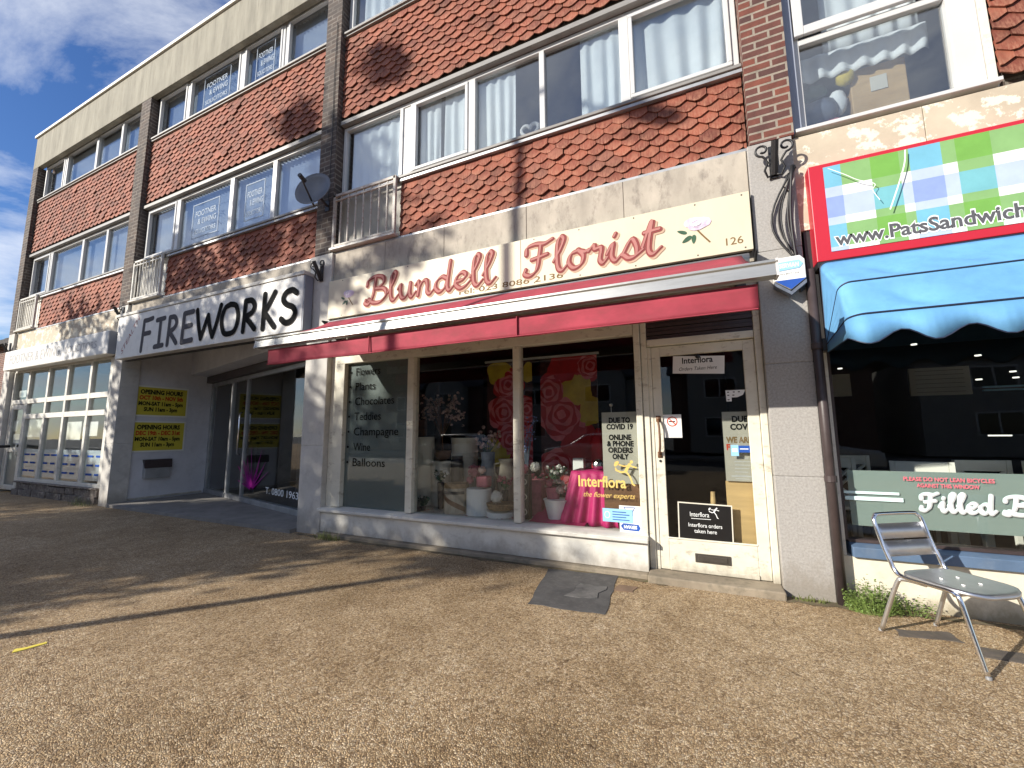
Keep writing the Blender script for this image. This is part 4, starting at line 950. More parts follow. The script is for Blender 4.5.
# neighbouring building beyond the parade
t = thing('neighbour_building', (-24, 6, 0), 'brick house with a dark tiled roof beyond the far end of the parade', 'house')
bx(-30, -20.2, 2.2, 10, 0, 4.9).build('wall', 'brick_house', t)
mb = MB(); rows = 16
for k in range(rows):
    a, b_ = k/rows, (k+1)/rows
    z0, z1 = 4.8+2.7*a, 4.8+2.7*b_; y0, y1 = 1.9+3.8*a, 1.9+3.8*b_
    for j in range(46):
        x = -30.3+j*.224+(k % 2)*.112; mb.add([(x, y0-.03, z0+.04), (x+.21, y0-.03, z0+.04+random.uniform(-.01, .01)), (x+.21, y1, z1+.02), (x, y1, z1+.02), (x, y0-.03, z0-.01), (x+.21, y0-.03, z0-.01)], [(0, 1, 2, 3), (4, 5, 1, 0)])
mb.add([(-30.2, 1.95, 4.75), (-20.0, 1.95, 4.75), (-20.0, 5.7, 7.45), (-30.2, 5.7, 7.45)], [(0, 1, 2, 3)]); mb.add([(-30.2, 5.7, 7.47), (-20, 5.7, 7.47), (-20, 10.2, 4.8), (-30.2, 10.2, 4.8)], [(0, 1, 2, 3)])
mb.build('roof', 'dark_tile', t)
MB().add([(-20.2, 2.2, 4.9), (-20.2, 10, 4.9), (-20.2, 5.9, 7.4)], [(0, 1, 2)]).build('gable', 'brick_house', t)
bx(-26, -24.8, 2.15, 2.25, 2.2, 3.8).build('window', 'car_glass', t)

# ================================================================== CHAIR (aluminium, faces away from the wall)
B0 = Vector((1.205, -.31, 0)); fd = Vector((.536, -.844, 0)).normalized(); sdv = Vector((.844, .536, 0))
CH = thing('cafe_chair', (1.36, -.53, 0), 'silver aluminium café chair standing on the pavement in front of the café window', 'chair')
def C(u, v, z): return B0+fd*u+sdv*v+Vector((0, 0, z))
def fil(pts, k=5): return [C(*q) for q in [tuple(x) for x in catm(pts, k)]]
def catm(p, k):
    p = [Vector(q) for q in p]; out = []
    for i in range(len(p)-1):
        a = p[i-1] if i else p[0]*2-p[1]; b_, c = p[i], p[i+1]; d = p[i+2] if i+2 < len(p) else p[-1]*2-p[-2]
        for j in range(k):
            t_ = j/k; out.append(.5*((2*b_)+(c-a)*t_+(2*a-5*b_+4*c-d)*t_*t_+(3*b_-a-3*c+d)*t_**3))
    return out+[p[-1]]
half = [(.545, -.213, .0), (.50, -.207, .18), (.455, -.199, .35), (.435, -.196, .378), (.39, -.194, .388), (.25, -.192, .384), (.15, -.19, .385), (.11, -.19, .41), (.085, -.19, .47), (.05, -.19, .56), (.012, -.188, .69), (.002, -.168, .722), (-.002, -.13, .735)]
MB().tube(fil(half+[(u, -v, z) for u, v, z in reversed(half)], 5), .0125, 10).build('frame', 'chrome', CH, smooth=True)
for s_ in (-1, 1):
    MB().tube(fil([(.0, s_*.213, 0), (.07, s_*.203, .20), (.125, s_*.194, .345), (.15, s_*.186, .366), (.21, s_*.176, .371), (.27, s_*.172, .371)], 5), .0125, 10).build('leg', 'sheet_aluminium', CH, smooth=True)
MB().tube([C(.27, -.18, .371), C(.27, .18, .371)], .009, 8).tube([C(.42, -.19, .368), C(.42, .19, .368)], .009, 8).build('stretcher', 'chrome', CH, smooth=True)
for z, b_ in ((.63, .0), (.528, .0)):                              # two bent sheet slats across the back
    vs = []; n = 12
    for k in range(n+1):
        v = -.185+.37*k/n; bow = -.022*(1-(v/.185)**2); u = .085-.332*(z-.47)
        for dz in (-.046, .046): vs.append(C(u+bow*.08-dz*.33, v, z+dz))
    o = MB().add(vs, [(2*k, 2*k+2, 2*k+3, 2*k+1) for k in range(n)]).build('back_slat', 'sheet_aluminium', CH, smooth=True); o.modifiers.new('thickness', 'SOLIDIFY').thickness = .004
# pressed seat: rounded front, turned-down rim and four small white spots
def seat_out(k, n, s=1.0, dz=0):
    a = 2*math.pi*k/n; e = 5.0; ca, sa = math.cos(a), math.sin(a); r_ = (abs(ca)**e+abs(sa)**e)**(-1/e)
    u = .325+.20*r_*ca*s; v = .20*r_*sa*s
    if u > .44: v *= 1-.25*((u-.44)/.085)**2
    return C(u, v, .403+dz-.02*max(0, (u-.43)/.1)**2+.010*max(0, (.19-u)/.1))
n = 40; vs = []
for s_, dz in ((1.0, -.014), (1.0, .0), (.94, .006), (.86, .004), (.6, -.001), (.3, -.004)): vs += [seat_out(k, n, s_, dz) for k in range(n)]
fs = [(j*n+i, j*n+(i+1) % n, (j+1)*n+(i+1) % n, (j+1)*n+i) for j in range(5) for i in range(n)]+[tuple(range(5*n, 6*n))]
o = MB().add(vs, fs).build('seat', 'sheet_aluminium', CH, smooth=True); o.modifiers.new('thickness', 'SOLIDIFY').thickness = .003
mb = MB()
for u, v in ((.27, -.06), (.27, .06), (.38, -.06), (.38, .06)): MB().tube([C(u-.008, v, .4035), C(u+.008, v, .4030)], .0035, 6).build('seat_spot', 'card_white', CH)
for u, v in ((.545, -.213), (.545, .213), (0, -.213), (0, .213)): MB().lathe(C(u, v, 0), [(.0135, 0), (.0138, .003), (.0132, .014)], 10).build('foot_cap', 'galvanised', CH)
# bistro table just outside the frame, one foot of it showing
t = thing('cafe_table', (2.12, -.55, 0), 'silver round pavement table at the edge, one foot by the chair', 'table')
MB().lathe((2.12, -.55, .70), [(.29, 0), (.30, .006), (.30, .022), (.285, .028)], 32).build('table_top', 'sheet_aluminium', t)
MB().tube([(2.12, -.55, .06), (2.12, -.55, .70)], .028, 12).build('column', 'chrome', t, smooth=True)
for k in range(4):
    a = R(20+90*k+168); MB().tube([(2.12, -.55, .085), (2.12+.2*math.cos(a), -.55+.2*math.sin(a), .06), (2.12+.36*math.cos(a), -.55+.36*math.sin(a), .022)], [.022, .02, .018], 8).build('foot', 'chrome', t, smooth=True)

# ================================================================== WEEDS
def weed(name, x, y, s, n, lab, cat='weeds', mat='green_leaf', grass=False, w=1.0):
    mb = MB(); rg = random.Random(int(abs(x*100)))
    for k in range(n):
        a = rg.uniform(0, 6.283); q = rg.random()**.5*s; bx_, by = x+q*w*math.cos(a), min(y+q*.45*math.sin(a), -.006); h = (rg.random()**.9)*s*1.35*(1-.55*q/s)*(.55+.75*abs(math.sin(a*2.5)))
        if grass:
            lx, ly = rg.uniform(-.5, .5)*h, rg.uniform(-.5, .3)*h; tpx = .004
            mb.add([(bx_-tpx, by, 0), (bx_+tpx, by, 0), (bx_+lx*.4+tpx*.7, by+ly*.4, h*.6), (bx_+lx*.4-tpx*.7, by+ly*.4, h*.6), (bx_+lx, by+ly, h)], [(0, 1, 2, 3), (3, 2, 4)])
        else:
            c = Vector((bx_, by, h+.004)); d = Vector((rg.uniform(-1, 1), rg.uniform(-1, .4), rg.uniform(-.1, .7))).normalized(); sd_ = d.cross(Vector((rg.uniform(-.4, .4), rg.uniform(-.4, .4), 1))).normalized(); ln, wd = rg.uniform(.009, .019), rg.uniform(.004, .008)
            up_ = sd_.cross(d)*.003
            mb.add([c-d*ln*.4, c+sd_*wd+up_, c+d*ln, c-sd_*wd+up_], [(0, 1, 2), (0, 2, 3)])
            if k % 7 == 0: mb.tube([(x+(bx_-x)*.6, by, 0), (x+(bx_-x)*.85, by, h*.6), c], .0014, 3)
    return tag(mb.build(name, mat), lab, cat)
weed('weed_clump', 1.08, -.11, .17, 1250, 'bushy green weed at the foot of the pilaster and café wall')
weed('weed_patch', 1.32, -.06, .10, 260, 'low straggling weed along the café wall behind the chair', w=1.6)
weed('grass_tuft', -4.28, -.13, .12, 130, 'short grass tuft at the foot of the florist window wall', 'grass tuft', 'dry_grass', True, 1.8)
weed('grass_tuft', -10.75, -.10, .2, 160, 'scruffy grass tuft under the end of the solicitors window', 'grass tuft', 'dry_grass', True, 2.2)
weed('grass_tuft', .72, -.06, .05, 70, 'tiny grass sprigs at the foot of the grey pilaster', 'grass tuft', 'dry_grass', True, 2.6)
tag(MB().box(-14.4, -10.6, -.30, .0, .0, .006).build('moss_strip', 'dry_grass'), 'mossy strip along the foot of the solicitors brick plinth', 'moss', kind='stuff') if False else None
# ================================================================== POSTERS AND STICKERS ON THE FLORIST GLASS
YO = .1185                                                     # just outside the glass
for i, (s, z) in enumerate((('Flowers', 2.085), ('Plants', 1.885), ('Chocolates', 1.685), ('Teddies', 1.485), ('Champagne', 1.285), ('Wine', 1.085), ('Balloons', .885))):
    wds = {'Flowers': .42, 'Plants': .34, 'Chocolates': .66, 'Teddies': .45, 'Champagne': .74, 'Wine': .29, 'Balloons': .54}
    text('window_lettering', s, 'ink_black', SF, -4.16, z, wds[s], .105, YO, 'L')
    MB().lathe((0, 0, 0), [(.0001, 0)], 3) if False else MB().prism([(-4.255+.016*math.cos(a), z+.05+.016*math.sin(a)) for a in [k*.628 for k in range(10)]], YO-.001, YO+.0005).build('window_bullet', 'ink_black', SF)
text('window_lettering', 'Interflora', 'ink_gold', SF, -.885, .765, .47, .105, YO-.001, bold=.02)
mb = MB(); cx = -1.08
sc_t = [[(-1.06, .66), (-1.02, .69), (-1.0, .66)], [(-.99, .64), (-.97, .70), (-.95, .70)], [(-.94, .65), (-.93, .71)], [(-.91, .66), (-.88, .69), (-.86, .66), (-.84, .69), (-.82, .66)], [(-.80, .67), (-.77, .69), (-.78, .66), (-.74, .67)], [(-.72, .69), (-.69, .65), (-.66, .69)], [(-.65, .61), (-.63, .69), (-.60, .67)], [(-.58, .67), (-.55, .69), (-.56, .66)], [(-.54, .70), (-.53, .66), (-.51, .68)]]
text('window_lettering', 'the flower experts', 'ink_gold', SF, -.82, .665, .50, .05, YO-.001, shear=.35)
def runner(x, z, s, y, mat, parent):
    """running figure carrying flowers, as simple strokes"""
    mb = MB(); q = 0
    for pth, w_ in (([(-.02, .30), (-.10, .18), (-.16, .06)], .10), ([(-.15, .07), (-.30, .03), (-.48, .10)], .06), ([(-.15, .06), (-.02, -.12), (.06, -.36)], .055), ([(.06, -.36), (.12, -.40)], .05),
                    ([(-.02, .27), (-.20, .24), (-.42, .30)], .045), ([(-.03, .27), (.12, .22), (.20, .20)], .045), ([(-.46, .08), (-.50, .16)], .05)):
        stroke(mb, smooth_path([(x+a*s, z+b_*s) for a, b_ in pth]), w_*s, y-.0004*q); q += 1
    for cx_, cz_, r_ in ((.05, .39, .055), (-.46, .33, .07), (-.50, .27, .05), (-.42, .37, .045)):
        mb.add([(x+(cx_+r_*math.cos(k*.628))*s, y-.004-.0004*q, z+(cz_+r_*math.sin(k*.628))*s) for k in range(10)], [tuple(range(9, -1, -1))]); q += 1
    return mb.build('runner_emblem', mat, parent)
runner(-.605, .905, .28, YO-.001, 'ink_gold', SF)
# boards and notices: things of their own
t = thing('notice_board', (-.70, .2, .62), 'grey notice in the right of the florist window about online and phone orders only', 'poster', 'covid notices')
bx(-.875, -.530, .17, .176, .80, 1.50).build('notice', 'grey_card', t); bx(-.875, -.530, .17, .176, .50, .798).build('lower_board', 'brown_wood', t)
yq = .1685
for s, z, wd in (('DUE TO', 1.415, .21), ('COVID 19', 1.35, .26), ('ONLINE', 1.245, .22), ('& PHONE', 1.182, .26), ('ORDERS', 1.119, .24), ('ONLY', 1.056, .16)): text('lettering', s, 'ink_black', t, -.70, z-.02, wd, .050, yq, bold=.05)
t = thing('window_sticker', (-.66, .11, .36), 'white security sticker with an upside-down blue logo in the corner of the florist window', 'sticker')
bx(-.725, -.528, .1165, .1185, .355, .60).build('sticker', 'card_white', t)
MB().prism([(-.715, .41), (-.69, .435), (-.55, .43), (-.533, .40), (-.55, .37), (-.69, .375)], .1148, .116).build('logo_plate', 'ink_blue', t)
def flipped(s, mat, parent, xc, z, wd, h, y):
    cu = bpy.data.curves.new('t', 'FONT'); cu.body = s; cu.size = 1; cu.offset = .03; cu.resolution_u = 2
    ob = bpy.data.objects.new('t', cu); me = bpy.data.meshes.new_from_object(ob); bpy.data.objects.remove(ob)
    x0 = min(v.co.x for v in me.vertices); x1 = max(v.co.x for v in me.vertices)
    MB().add([(xc+wd/2-(v.co.x-x0)/(x1-x0)*wd, y, z+h-v.co.y*h/.7) for v in me.vertices], [tuple(p.vertices) for p in me.polygons]).build('lettering', mat, parent)
flipped('SERVIAN', 'ink_white', t, -.625, .388, .12, .03, .1143)
mb = MB(); 
for q, pth in enumerate(([(-.68, .585), (-.58, .585)], [(-.68, .585), (-.655, .545), (-.655, .51)], [(-.58, .585), (-.60, .545), (-.60, .51)], [(-.655, .51), (-.60, .51)])): stroke(mb, [Vector(p_) for p_ in pth], .006, .1160-.0003*q)
mb.build('drawing', 'ink_blue', t)
t = thing('window_sticker', (-.80, .11, .42), 'pale blue paper slip overlapping the white sticker in the florist window', 'sticker')
bx(-.885, -.60, .1125, .1142, .44, .565).build('slip', 'ink_pale_blue', t)
mb = MB()
for k in range(4): mb.box(-.79, -.63-.03*(k % 2), .1115, .1123, .46+k*.024, .468+k*.024)
mb.build('lettering', 'ink_blue', t); 
mb = MB(); stroke(mb, smooth_path([(-.84+.025*math.cos(k*.7), .505+.03*math.sin(k*.7)) for k in range(10)]), .008, .112); mb.build('ring_mark', 'ink_aqua', t)
# door notices
yd = .116
def tilted(x, z, w_, h_, ang, y, th=.002):
    ca, sa = math.cos(ang), math.sin(ang); return MB().prism([(x+u*ca-v*sa, z+u*sa+v*ca) for u, v in ((-w_/2, -h_/2), (w_/2, -h_/2), (w_/2, h_/2), (-w_/2, h_/2))], y-th, y)
t = thing('door_notice', (.05, .11, 1.82), 'white card hung askew at the top of the florist door glass', 'notice')
tilted(.045, 1.915, .435, .165, R(-4), yd).build('card', 'card_white', t); MB().ball((.045, yd-.004, 1.995), .022, 8).build('suction_hook', 'black_metal', t)
text('lettering', 'Interflora', 'ink_black', t, .04, 1.935, .26, .055, yd-.0026, bold=.02); text('lettering', 'Orders Taken Here', 'ink_black', t, .04, 1.868, .32, .032, yd-.0026, shear=.3)
t = thing('door_notice', (-.2, .11, 1.24), 'small white no-smoking card at the left edge of the door glass beside the handle', 'notice')
bx(-.283, -.125, yd-.002, yd, 1.245, 1.46).build('card', 'card_white', t)
mb = MB(); stroke(mb, smooth_path([(-.205+.042*math.cos(k*.4), 1.395+.042*math.sin(k*.4)) for k in range(17)]), .009, yd-.0025); stroke(mb, [Vector((-.235, 1.425)), Vector((-.175, 1.365))], .009, yd-.0035); mb.build('ring', 'ink_red', t)
bx(-.235, -.18, yd-.003, yd-.0022, 1.39, 1.40).build('cigarette', 'ink_black', t)
t = thing('door_sticker', (.33, .11, 1.60), 'torn white sticker shaped like a flag in the upper door glass', 'sticker')
MB().prism([(.255, 1.665), (.412, 1.665), (.39, 1.62), (.345, 1.60), (.30, 1.60), (.30, 1.565), (.258, 1.565)], yd-.002, yd).build('sticker', 'card_white', t)
mb = MB()
for x_, z_ in ((.275, 1.648), (.32, 1.648), (.36, 1.648), (.275, 1.62), (.315, 1.62), (.275, 1.58)): mb.box(x_-.008, x_+.008, yd-.003, yd-.0022, z_-.004, z_+.004)
mb.build('print', 'ink_black', t)
t = thing('notice_board', (.34, .2, .86), 'tall grey covid notice behind the right side of the door glass', 'poster', 'covid notices')
bx(.215, .50, .165, .170, .862, 1.475).build('notice', 'grey_card', t)
for s, z, x_, wd, mt in (('DUE', 1.385, .355, .125, 'ink_black'), ('COVI', 1.315, .35, .15, 'ink_black'), ('WE ARE', 1.20, .335, .20, 'ink_brown'), ('F', 1.135, .25, .03, 'ink_red')): text('lettering', s, mt, t, x_, z, wd, .05, .1635, bold=.045)
mb = MB()
for k in range(7): mb.box(.29, .29+.14*random.uniform(.6, 1), .1628, .1640, 1.06-k*.03, 1.067-k*.03)
mb.box(.26, .42, .1628, .1640, .90, .912); mb.build('small_print', 'ink_faint_grey', t)
t = thing('door_sticker', (.34, .11, 1.12), 'blue and white card-payment sticker on the door glass over the grey notice', 'sticker')
bx(.265, .415, yd-.002, yd, 1.115, 1.175).build('sticker', 'ink_blue', t); bx(.265, .325, yd-.0034, yd-.0022, 1.085, 1.18).build('badge', 'ink_pale_blue', t); bx(.275, .315, yd-.0045, yd-.0036, 1.12, 1.15).build('mark', 'ink_white', t); bx(.335, .40, yd-.0034, yd-.0022, 1.142, 1.15).build('lettering', 'ink_white', t)
t = thing('door_notice', (.02, .11, .34), 'black plaque with gold rim and white lettering low on the door glass', 'notice')
tilted(.02, .50, .44, .325, R(-1.2), yd, .004).build('rim', 'ivory_card', t); tilted(.02, .50, .42, .305, R(-1.2), yd-.0045, .001).build('plaque', 'black_board', t)
text('lettering', 'Interflora', 'ink_white', t, -.02, .545, .155, .040, yd-.0062); text('lettering', 'Interflora orders', 'ink_white', t, .02, .455, .27, .034, yd-.0062); text('lettering', 'taken here', 'ink_white', t, .02, .405, .18, .034, yd-.0062)
bx(-.09, .07, yd-.0066, yd-.0058, .525, .529).build('strapline', 'ink_white', t); runner(.115, .585, .11, yd-.0062, 'ink_white', t)
tag(bx(.21, .53, .19, .205, .30, .86).build('plywood_sheet', 'plywood'), 'plywood sheet standing behind the door glass below the grey notice', 'plywood')
tag(MB().tube([(.10, .5, .05), (.11, .5, .72)], [.05, .022], 10).build('wooden_peg', 'plywood'), 'small wooden post standing behind the black plaque in the doorway', 'post')

# ================================================================== FLORIST WINDOW DISPLAY
ZB = .335
struct_bed = bx(-4.30, -.53, .20, 1.55, .05, ZB-.003).build('display_platform', 'display_bed', BLD)
def at(px0, px1, py0, y):
    a, b_ = P(px0, py0+30, y).x, P(px1, py0+30, y).x; return (a+b_)/2, (b_-a)/2, P((px0+px1)/2, py0, y).z
def cyl(name, px0, px1, py0, y, mat, lab, cat, prof=None, n=28, z0=ZB, group=None):
    x, r, zt = at(px0, px1, py0, y); h = zt-z0
    pr = prof or [(1, 0), (1, .97), (.97, 1), (.90, 1), (.88, .96)]
    o = MB().lathe((x, y, z0), [(a*r, b_*h) for a, b_ in pr], n).build(name, mat, smooth=False)
    return tag(o, lab, cat, group), x, zt
def petals(mb, c, r, n, s=.02, flat_=.8):
    for k in range(n):
        d = Vector((random.gauss(0, 1), random.gauss(0, 1), random.gauss(0, 1)*flat_)).normalized(); p = Vector(c)+d*r*random.uniform(.75, 1.05)
        u = d.orthogonal().normalized(); v = d.cross(u); a = random.uniform(0, 6.28); u, v = u*math.cos(a)+v*math.sin(a), v*math.cos(a)-u*math.sin(a)
        mb.add([p-u*s, p-v*s*.7+d*s*.3, p+u*s, p+v*s*.7+d*s*.3], [(0, 1, 2), (0, 2, 3)])
def flowerhead(name, c, r, mat, lab, n=160, s=.02, cat='flower', stem=None):
    t = thing(name, (c[0], c[1], c[2]-r), lab, cat); mb = MB().ball(c, r*.78, 10, lump=.08); petals(mb, c, r, n, s); mb.build('petals', mat, t)
    if stem: MB().tube([c, stem], .006, 5).build('stem', 'leaf_dark', t)
    return t
cyl('display_plinth', 413, 432, 437, .75, 'ivory_card', 'tall plain cream display column next to the frosted panel', 'display column')
cyl('display_plinth', 433, 450, 461, .80, 'ivory_card', 'short cream display column carrying the brown bowl', 'display column')
x, r, zt = at(434, 451, 460, .80); tag(MB().lathe((x, .80, zt), [(.05, 0), (.09, .03), (.115, .10), (.11, .13), (.09, .12)], 20).build('bowl', 'brown_wood', smooth=True), 'brown wooden bowl on the short cream column', 'bowl')
# blossom tree standing in the bowl
T = thing('blossom_tree', (x, .80, zt+.1), 'artificial blossom tree with pale pink flowers rising from the brown bowl', 'artificial tree')
top = P(442, 412, .80); mbs = MB(); mbp = MB()
for k in range(15):
    e = P(random.uniform(421, 466), random.uniform(396, 424), .80+random.uniform(-.12, .12)); mbs.tube([(x+random.uniform(-.01, .01), .80, zt+.08), (x+(top.x-x)*.5, .80, zt+.3), tuple(Vector((top.x, .8, top.z-.12)).lerp(e, .5)), tuple(e)], [.008, .007, .005, .003], 5)
    for q in range(9): c = e+Vector((random.gauss(0, .05), random.gauss(0, .04), random.gauss(0, .045))); petals(mbp, c, .016, 7, .016)
mbs.build('branches', 'brown_wood', T); mbp.build('blossom', 'dusty_blossom', T)
cyl('hat_box', 453, 476, 457, .95, 'ivory_card', 'lower large round cream box at the back of the florist window', 'round box', group='round cream boxes', prof=[(1, 0), (1, .985), (.98, 1)])
x, r, zt = at(453, 476, 457, .95); z1 = P(465, 438, .95).z
tag(MB().lathe((x, .95, zt+.002), [(r*1.02, 0), (r*1.02, .05), (r*.98, .052), (r*.98, z1-zt-.07), (r*1.03, z1-zt-.068), (r*1.03, z1-zt)], 28).build('hat_box', 'ivory_card'), 'upper large round cream box with a lid stacked at the back of the florist window', 'round box', 'round cream boxes')
cyl('dark_vase', 451.5, 463, 456, .68, 'vase_dark', 'dark square-shouldered vase in front of the cream round boxes', 'vase', [(.8, 0), (1, .1), (1, .9), (.8, .95), (.85, 1), (.6, 1)], 8)
# printed tin with a diagonal ribbon
x, r, zt = at(446, 467, 483, .45); t = thing('gift_drum', (x, .45, ZB), 'patterned grey drum box with a dark band and brown diagonal ribbon', 'gift box')
MB().lathe((x, .45, ZB), [(r, 0), (r, zt-ZB-.05)], 28).build('drum', 'dusty_blossom' if False else 'stone_jug', t); MB().lathe((x, .45, zt-.05), [(r*1.04, 0), (r*1.04, .05), (r*.9, .052)], 28).build('lid', 'wicker', t)
mb = MB()
for k in range(13):
    u = k/12; a = -math.pi+.25+2.6*u; p0 = (x+r*1.02*math.cos(a), .45+r*1.02*math.sin(a), ZB+.21-.19*u); mb.v += [(p0[0], p0[1], p0[2]), (p0[0], p0[1], p0[2]+.06)]
mb.f = [(2*k, 2*k+2, 2*k+3, 2*k+1) for k in range(12)]; mb.build('ribbon', 'brown_wood', t)
mb = MB()
for k in range(9):
    a = -2.6+k*.28; mb.v += [(x+r*1.012*math.cos(a), .45+r*1.012*math.sin(a), zt-.12), (x+r*1.012*math.cos(a), .45+r*1.012*math.sin(a), zt-.085)]
mb.f = [(2*k, 2*k+2, 2*k+3, 2*k+1) for k in range(8)]; mb.build('band', 'vase_dark', t)
cyl('white_pot', 468, 490, 488, .45, 'card_white', 'plain white cylinder pot under the pink posy', 'pot')
xp = at(478, 490, 475, .47); tag(MB().box(xp[0]-.075, xp[0]+.075, .40, .54, P(484, 487, .47).z, P(484, 476, .47).z).build('pink_box', 'rose_pink', bevel=.02), 'small rounded pink box on the white cylinder pot', 'box')
c = P(475, 471, .52); flowerhead('pink_posy', (c.x, .52, c.z), .085, 'rose_pink', 'pink posy just behind the small pink box', 150, .018)
# blue-grey vase with the dusky bouquet
x, r, zt = at(482, 494, 453, .72); t, _, _ = cyl('bouquet_vase', 481, 495, 452, .72, 'vase_blue', 'blue-grey textured vase holding the dusky bouquet', 'vase', [(.6, 0), (.8, .2), (1, .6), (.85, .85), (.9, 1), (.7, 1)])
T = thing('bouquet', (x, .72, zt), 'dusky pink and grey bouquet in the blue-grey vase', 'bouquet'); mb = MB(); mbl = MB(); cb = P(486, 441, .72)
for k in range(42):
    c = Vector((cb.x+random.gauss(0, .085), .72+random.gauss(0, .07), cb.z+random.gauss(0, .075))); petals(mb, c, .018, 9, .018)
    if k % 2: mbl.tube([(x, .72, zt-.03), tuple(c)], .003, 4)
mb.build('blossom', 'dusty_blossom', T); mbl.build('stems', 'leaf_dark', T)
# white hydrangea in a basket on a low pot
c = P(496.5, 497, .36); flowerhead('hydrangea_head', (c.x, .36, c.z), .075, 'pale_petal', 'round white hydrangea head on the wicker basket by the window bar', 230, .015)
x, r, zt = at(487, 514, 503, .42); tag(MB().lathe((x, .44, zt-.07), [(r*.85, 0), (r, .07), (r*.9, .072)], 24).build('wicker_basket', 'wicker'), 'shallow wicker basket behind the second window bar', 'basket')
cyl('low_pot', 488, 513, 511, .44, 'card_white', 'low white pot supporting the wicker basket', 'pot', [(1, 0), (1, .97), (.9, 1)])
x, r, zt = at(499, 514, 459, .74); t = thing('stone_jug', (x, .74, ZB), 'mottled stone jug with a handle beside the rose backdrop', 'jug'); h = zt-ZB
MB().lathe((x, .74, ZB), [(r*.6, 0), (r*.8, .1*h), (r*1.05, .55*h), (r*.8, .85*h), (r*.75, .92*h), (r*1.0, h), (r*.8, h)], 24).build('body', 'stone_jug', t, smooth=True)
MB().tube([(x-r*.75, .74, ZB+.92*h), (x-r*1.5, .72, ZB+.9*h), (x-r*1.6, .72, ZB+.75*h), (x-r, .74, ZB+.6*h)], .014, 6).build('handle', 'stone_jug', t, smooth=True)
# rose-print backdrop hanging from a white rail
a, b_ = P(487, 400, 1.25), P(598, 400, 1.25); zt = P(540, 359, 1.25).z; zb = .45
x0, x1 = a.x, b_.x
tag(MB().box(x0-.03, x1+.03, 1.235, 1.255, zt, zt+.03).build('banner_rail', 'upvc'), 'thin white rail holding the rose-print backdrop', 'rail')
BN = thing('floral_banner', ((x0+x1)/2, 1.25, zb), 'tall dark backdrop printed with giant red, pink and yellow roses', 'banner')
bx(x0, (x0+x1)/2-.10, 1.25, 1.254, zb, zt).build('cloth', 'banner_ground', BN); bx((x0+x1)/2+.02, x1, 1.25, 1.254, zb, zt).build('cloth', 'banner_ground', BN)
PM = {'petal_red': MB(), 'petal_pink': MB(), 'petal_yellow': MB(), 'leaf_dark': MB()}
def print_rose(px, py, r, mats, seed):
    rg = random.Random(seed); c = P(px, py, 1.25); ph = rg.random()*6
    for k in range(7):
        rr = r*(1-k*.135); sc_ = 5 if k < 4 else 4; pts = []
        for i in range(28):
            q = 2*math.pi*i/28; w_ = rr*(1+.09*math.cos(sc_*q+ph+k*1.9)); xx = c.x+w_*math.cos(q)+.03*r*math.cos(ph+k); gp = (x0+x1)/2; xx = min(xx, gp-.102) if c.x < gp-.04 else max(xx, gp+.022); zz = c.z+w_*math.sin(q)+.03*r*math.sin(ph+k)
            pts.append((min(max(xx, x0+.002), x1-.002), 1.249-.0009*k-.0001*(seed % 7), min(max(zz, zb), zt-.002)))
        PM[mats[k % len(mats)]].add(pts, [tuple(range(27, -1, -1))])
for sd_, (px, py, r, ms) in enumerate([(499, 372, .19, ('petal_yellow',)), (508, 385, .24, ('petal_red', 'petal_pink')), (504, 412, .26, ('petal_pink', 'petal_red')), (510, 440, .24, ('petal_red', 'petal_pink')), (497, 452, .20, ('petal_yellow',)),
        (530, 372, .14, ('petal_yellow',)), (549, 392, .26, ('petal_red', 'petal_pink')), (565, 368, .24, ('petal_red',)), (590, 366, .2, ('petal_red', 'petal_pink')), (575, 391, .24, ('petal_yellow',)), (590, 410, .2, ('petal_yellow',)), (562, 415, .33, ('petal_pink', 'petal_red')),
        (527, 410, .2, ('petal_red', 'petal_pink')), (535, 445, .3, ('petal_red', 'petal_pink')), (580, 445, .28, ('petal_red',)), (555, 470, .28, ('petal_pink', 'petal_red')), (590, 470, .25, ('petal_red', 'petal_pink'))]):
    print_rose(px, py, r, ms, sd_)
for m_, mb in PM.items():
    if mb.v: mb.build('rose_print', m_, BN)
# middle pane pieces
T = thing('twig_tree', (P(527, 470, .62).x, .62, .9), 'frosted twig tree with pale blue tips above the black stacked boxes', 'artificial tree'); mb = MB(); mbp = MB(); xb = P(527, 470, .62).x
for k in range(16):
    e = P(random.uniform(519, 535), random.uniform(416, 448), .62+random.uniform(-.06, .06)); mb.tube([(xb, .62, .78), (xb+.3*(e.x-xb), .62, 1.05), tuple(e)], [.007, .005, .003], 4)
    for q in range(5): petals(mbp, e+Vector((random.gauss(0, .02), 0, random.gauss(0, .03))), .008, 4, .010)
mb.build('branches', 'vase_blue', T); mbp.build('tips', 'sign_lav', T)
x, r, zt = at(520, 532, 474, .42); t = thing('stacked_box_tower', (x, .42, ZB), 'black tower of boxes with three circular motifs by the window bar', 'box tower')
bx(x-.055, x+.055, .37, .47, ZB, zt).build('tower', 'black_board', t, bevel=.004); mb = MB()
for k in range(3): mb.tube([(x+.03*math.cos(a), .368, ZB+(k+.5)*(zt-ZB)/3+.03*math.sin(a)) for a in [i*.52 for i in range(12)]], .005, 5, closed=True)
mb.build('ring_motifs', 'ivory_card', t)
for px, py, mt, lab in ((524, 469, 'rose_pink', 'pink rose head on top of the black tower'), (535, 467, 'pale_petal', 'white rose head on top of the black tower')):
    c = P(px, py, .44); flowerhead('rose_head', (c.x, .44, c.z), .055, mt, lab, 110, .015)
c = P(541, 490, .60); tag(MB().box(c.x-.14, c.x+.02, .55, .72, ZB, P(541, 480, .6).z).build('pink_gift_box', 'rose_pink', bevel=.008), 'square pink box behind the white tapered bucket', 'box')
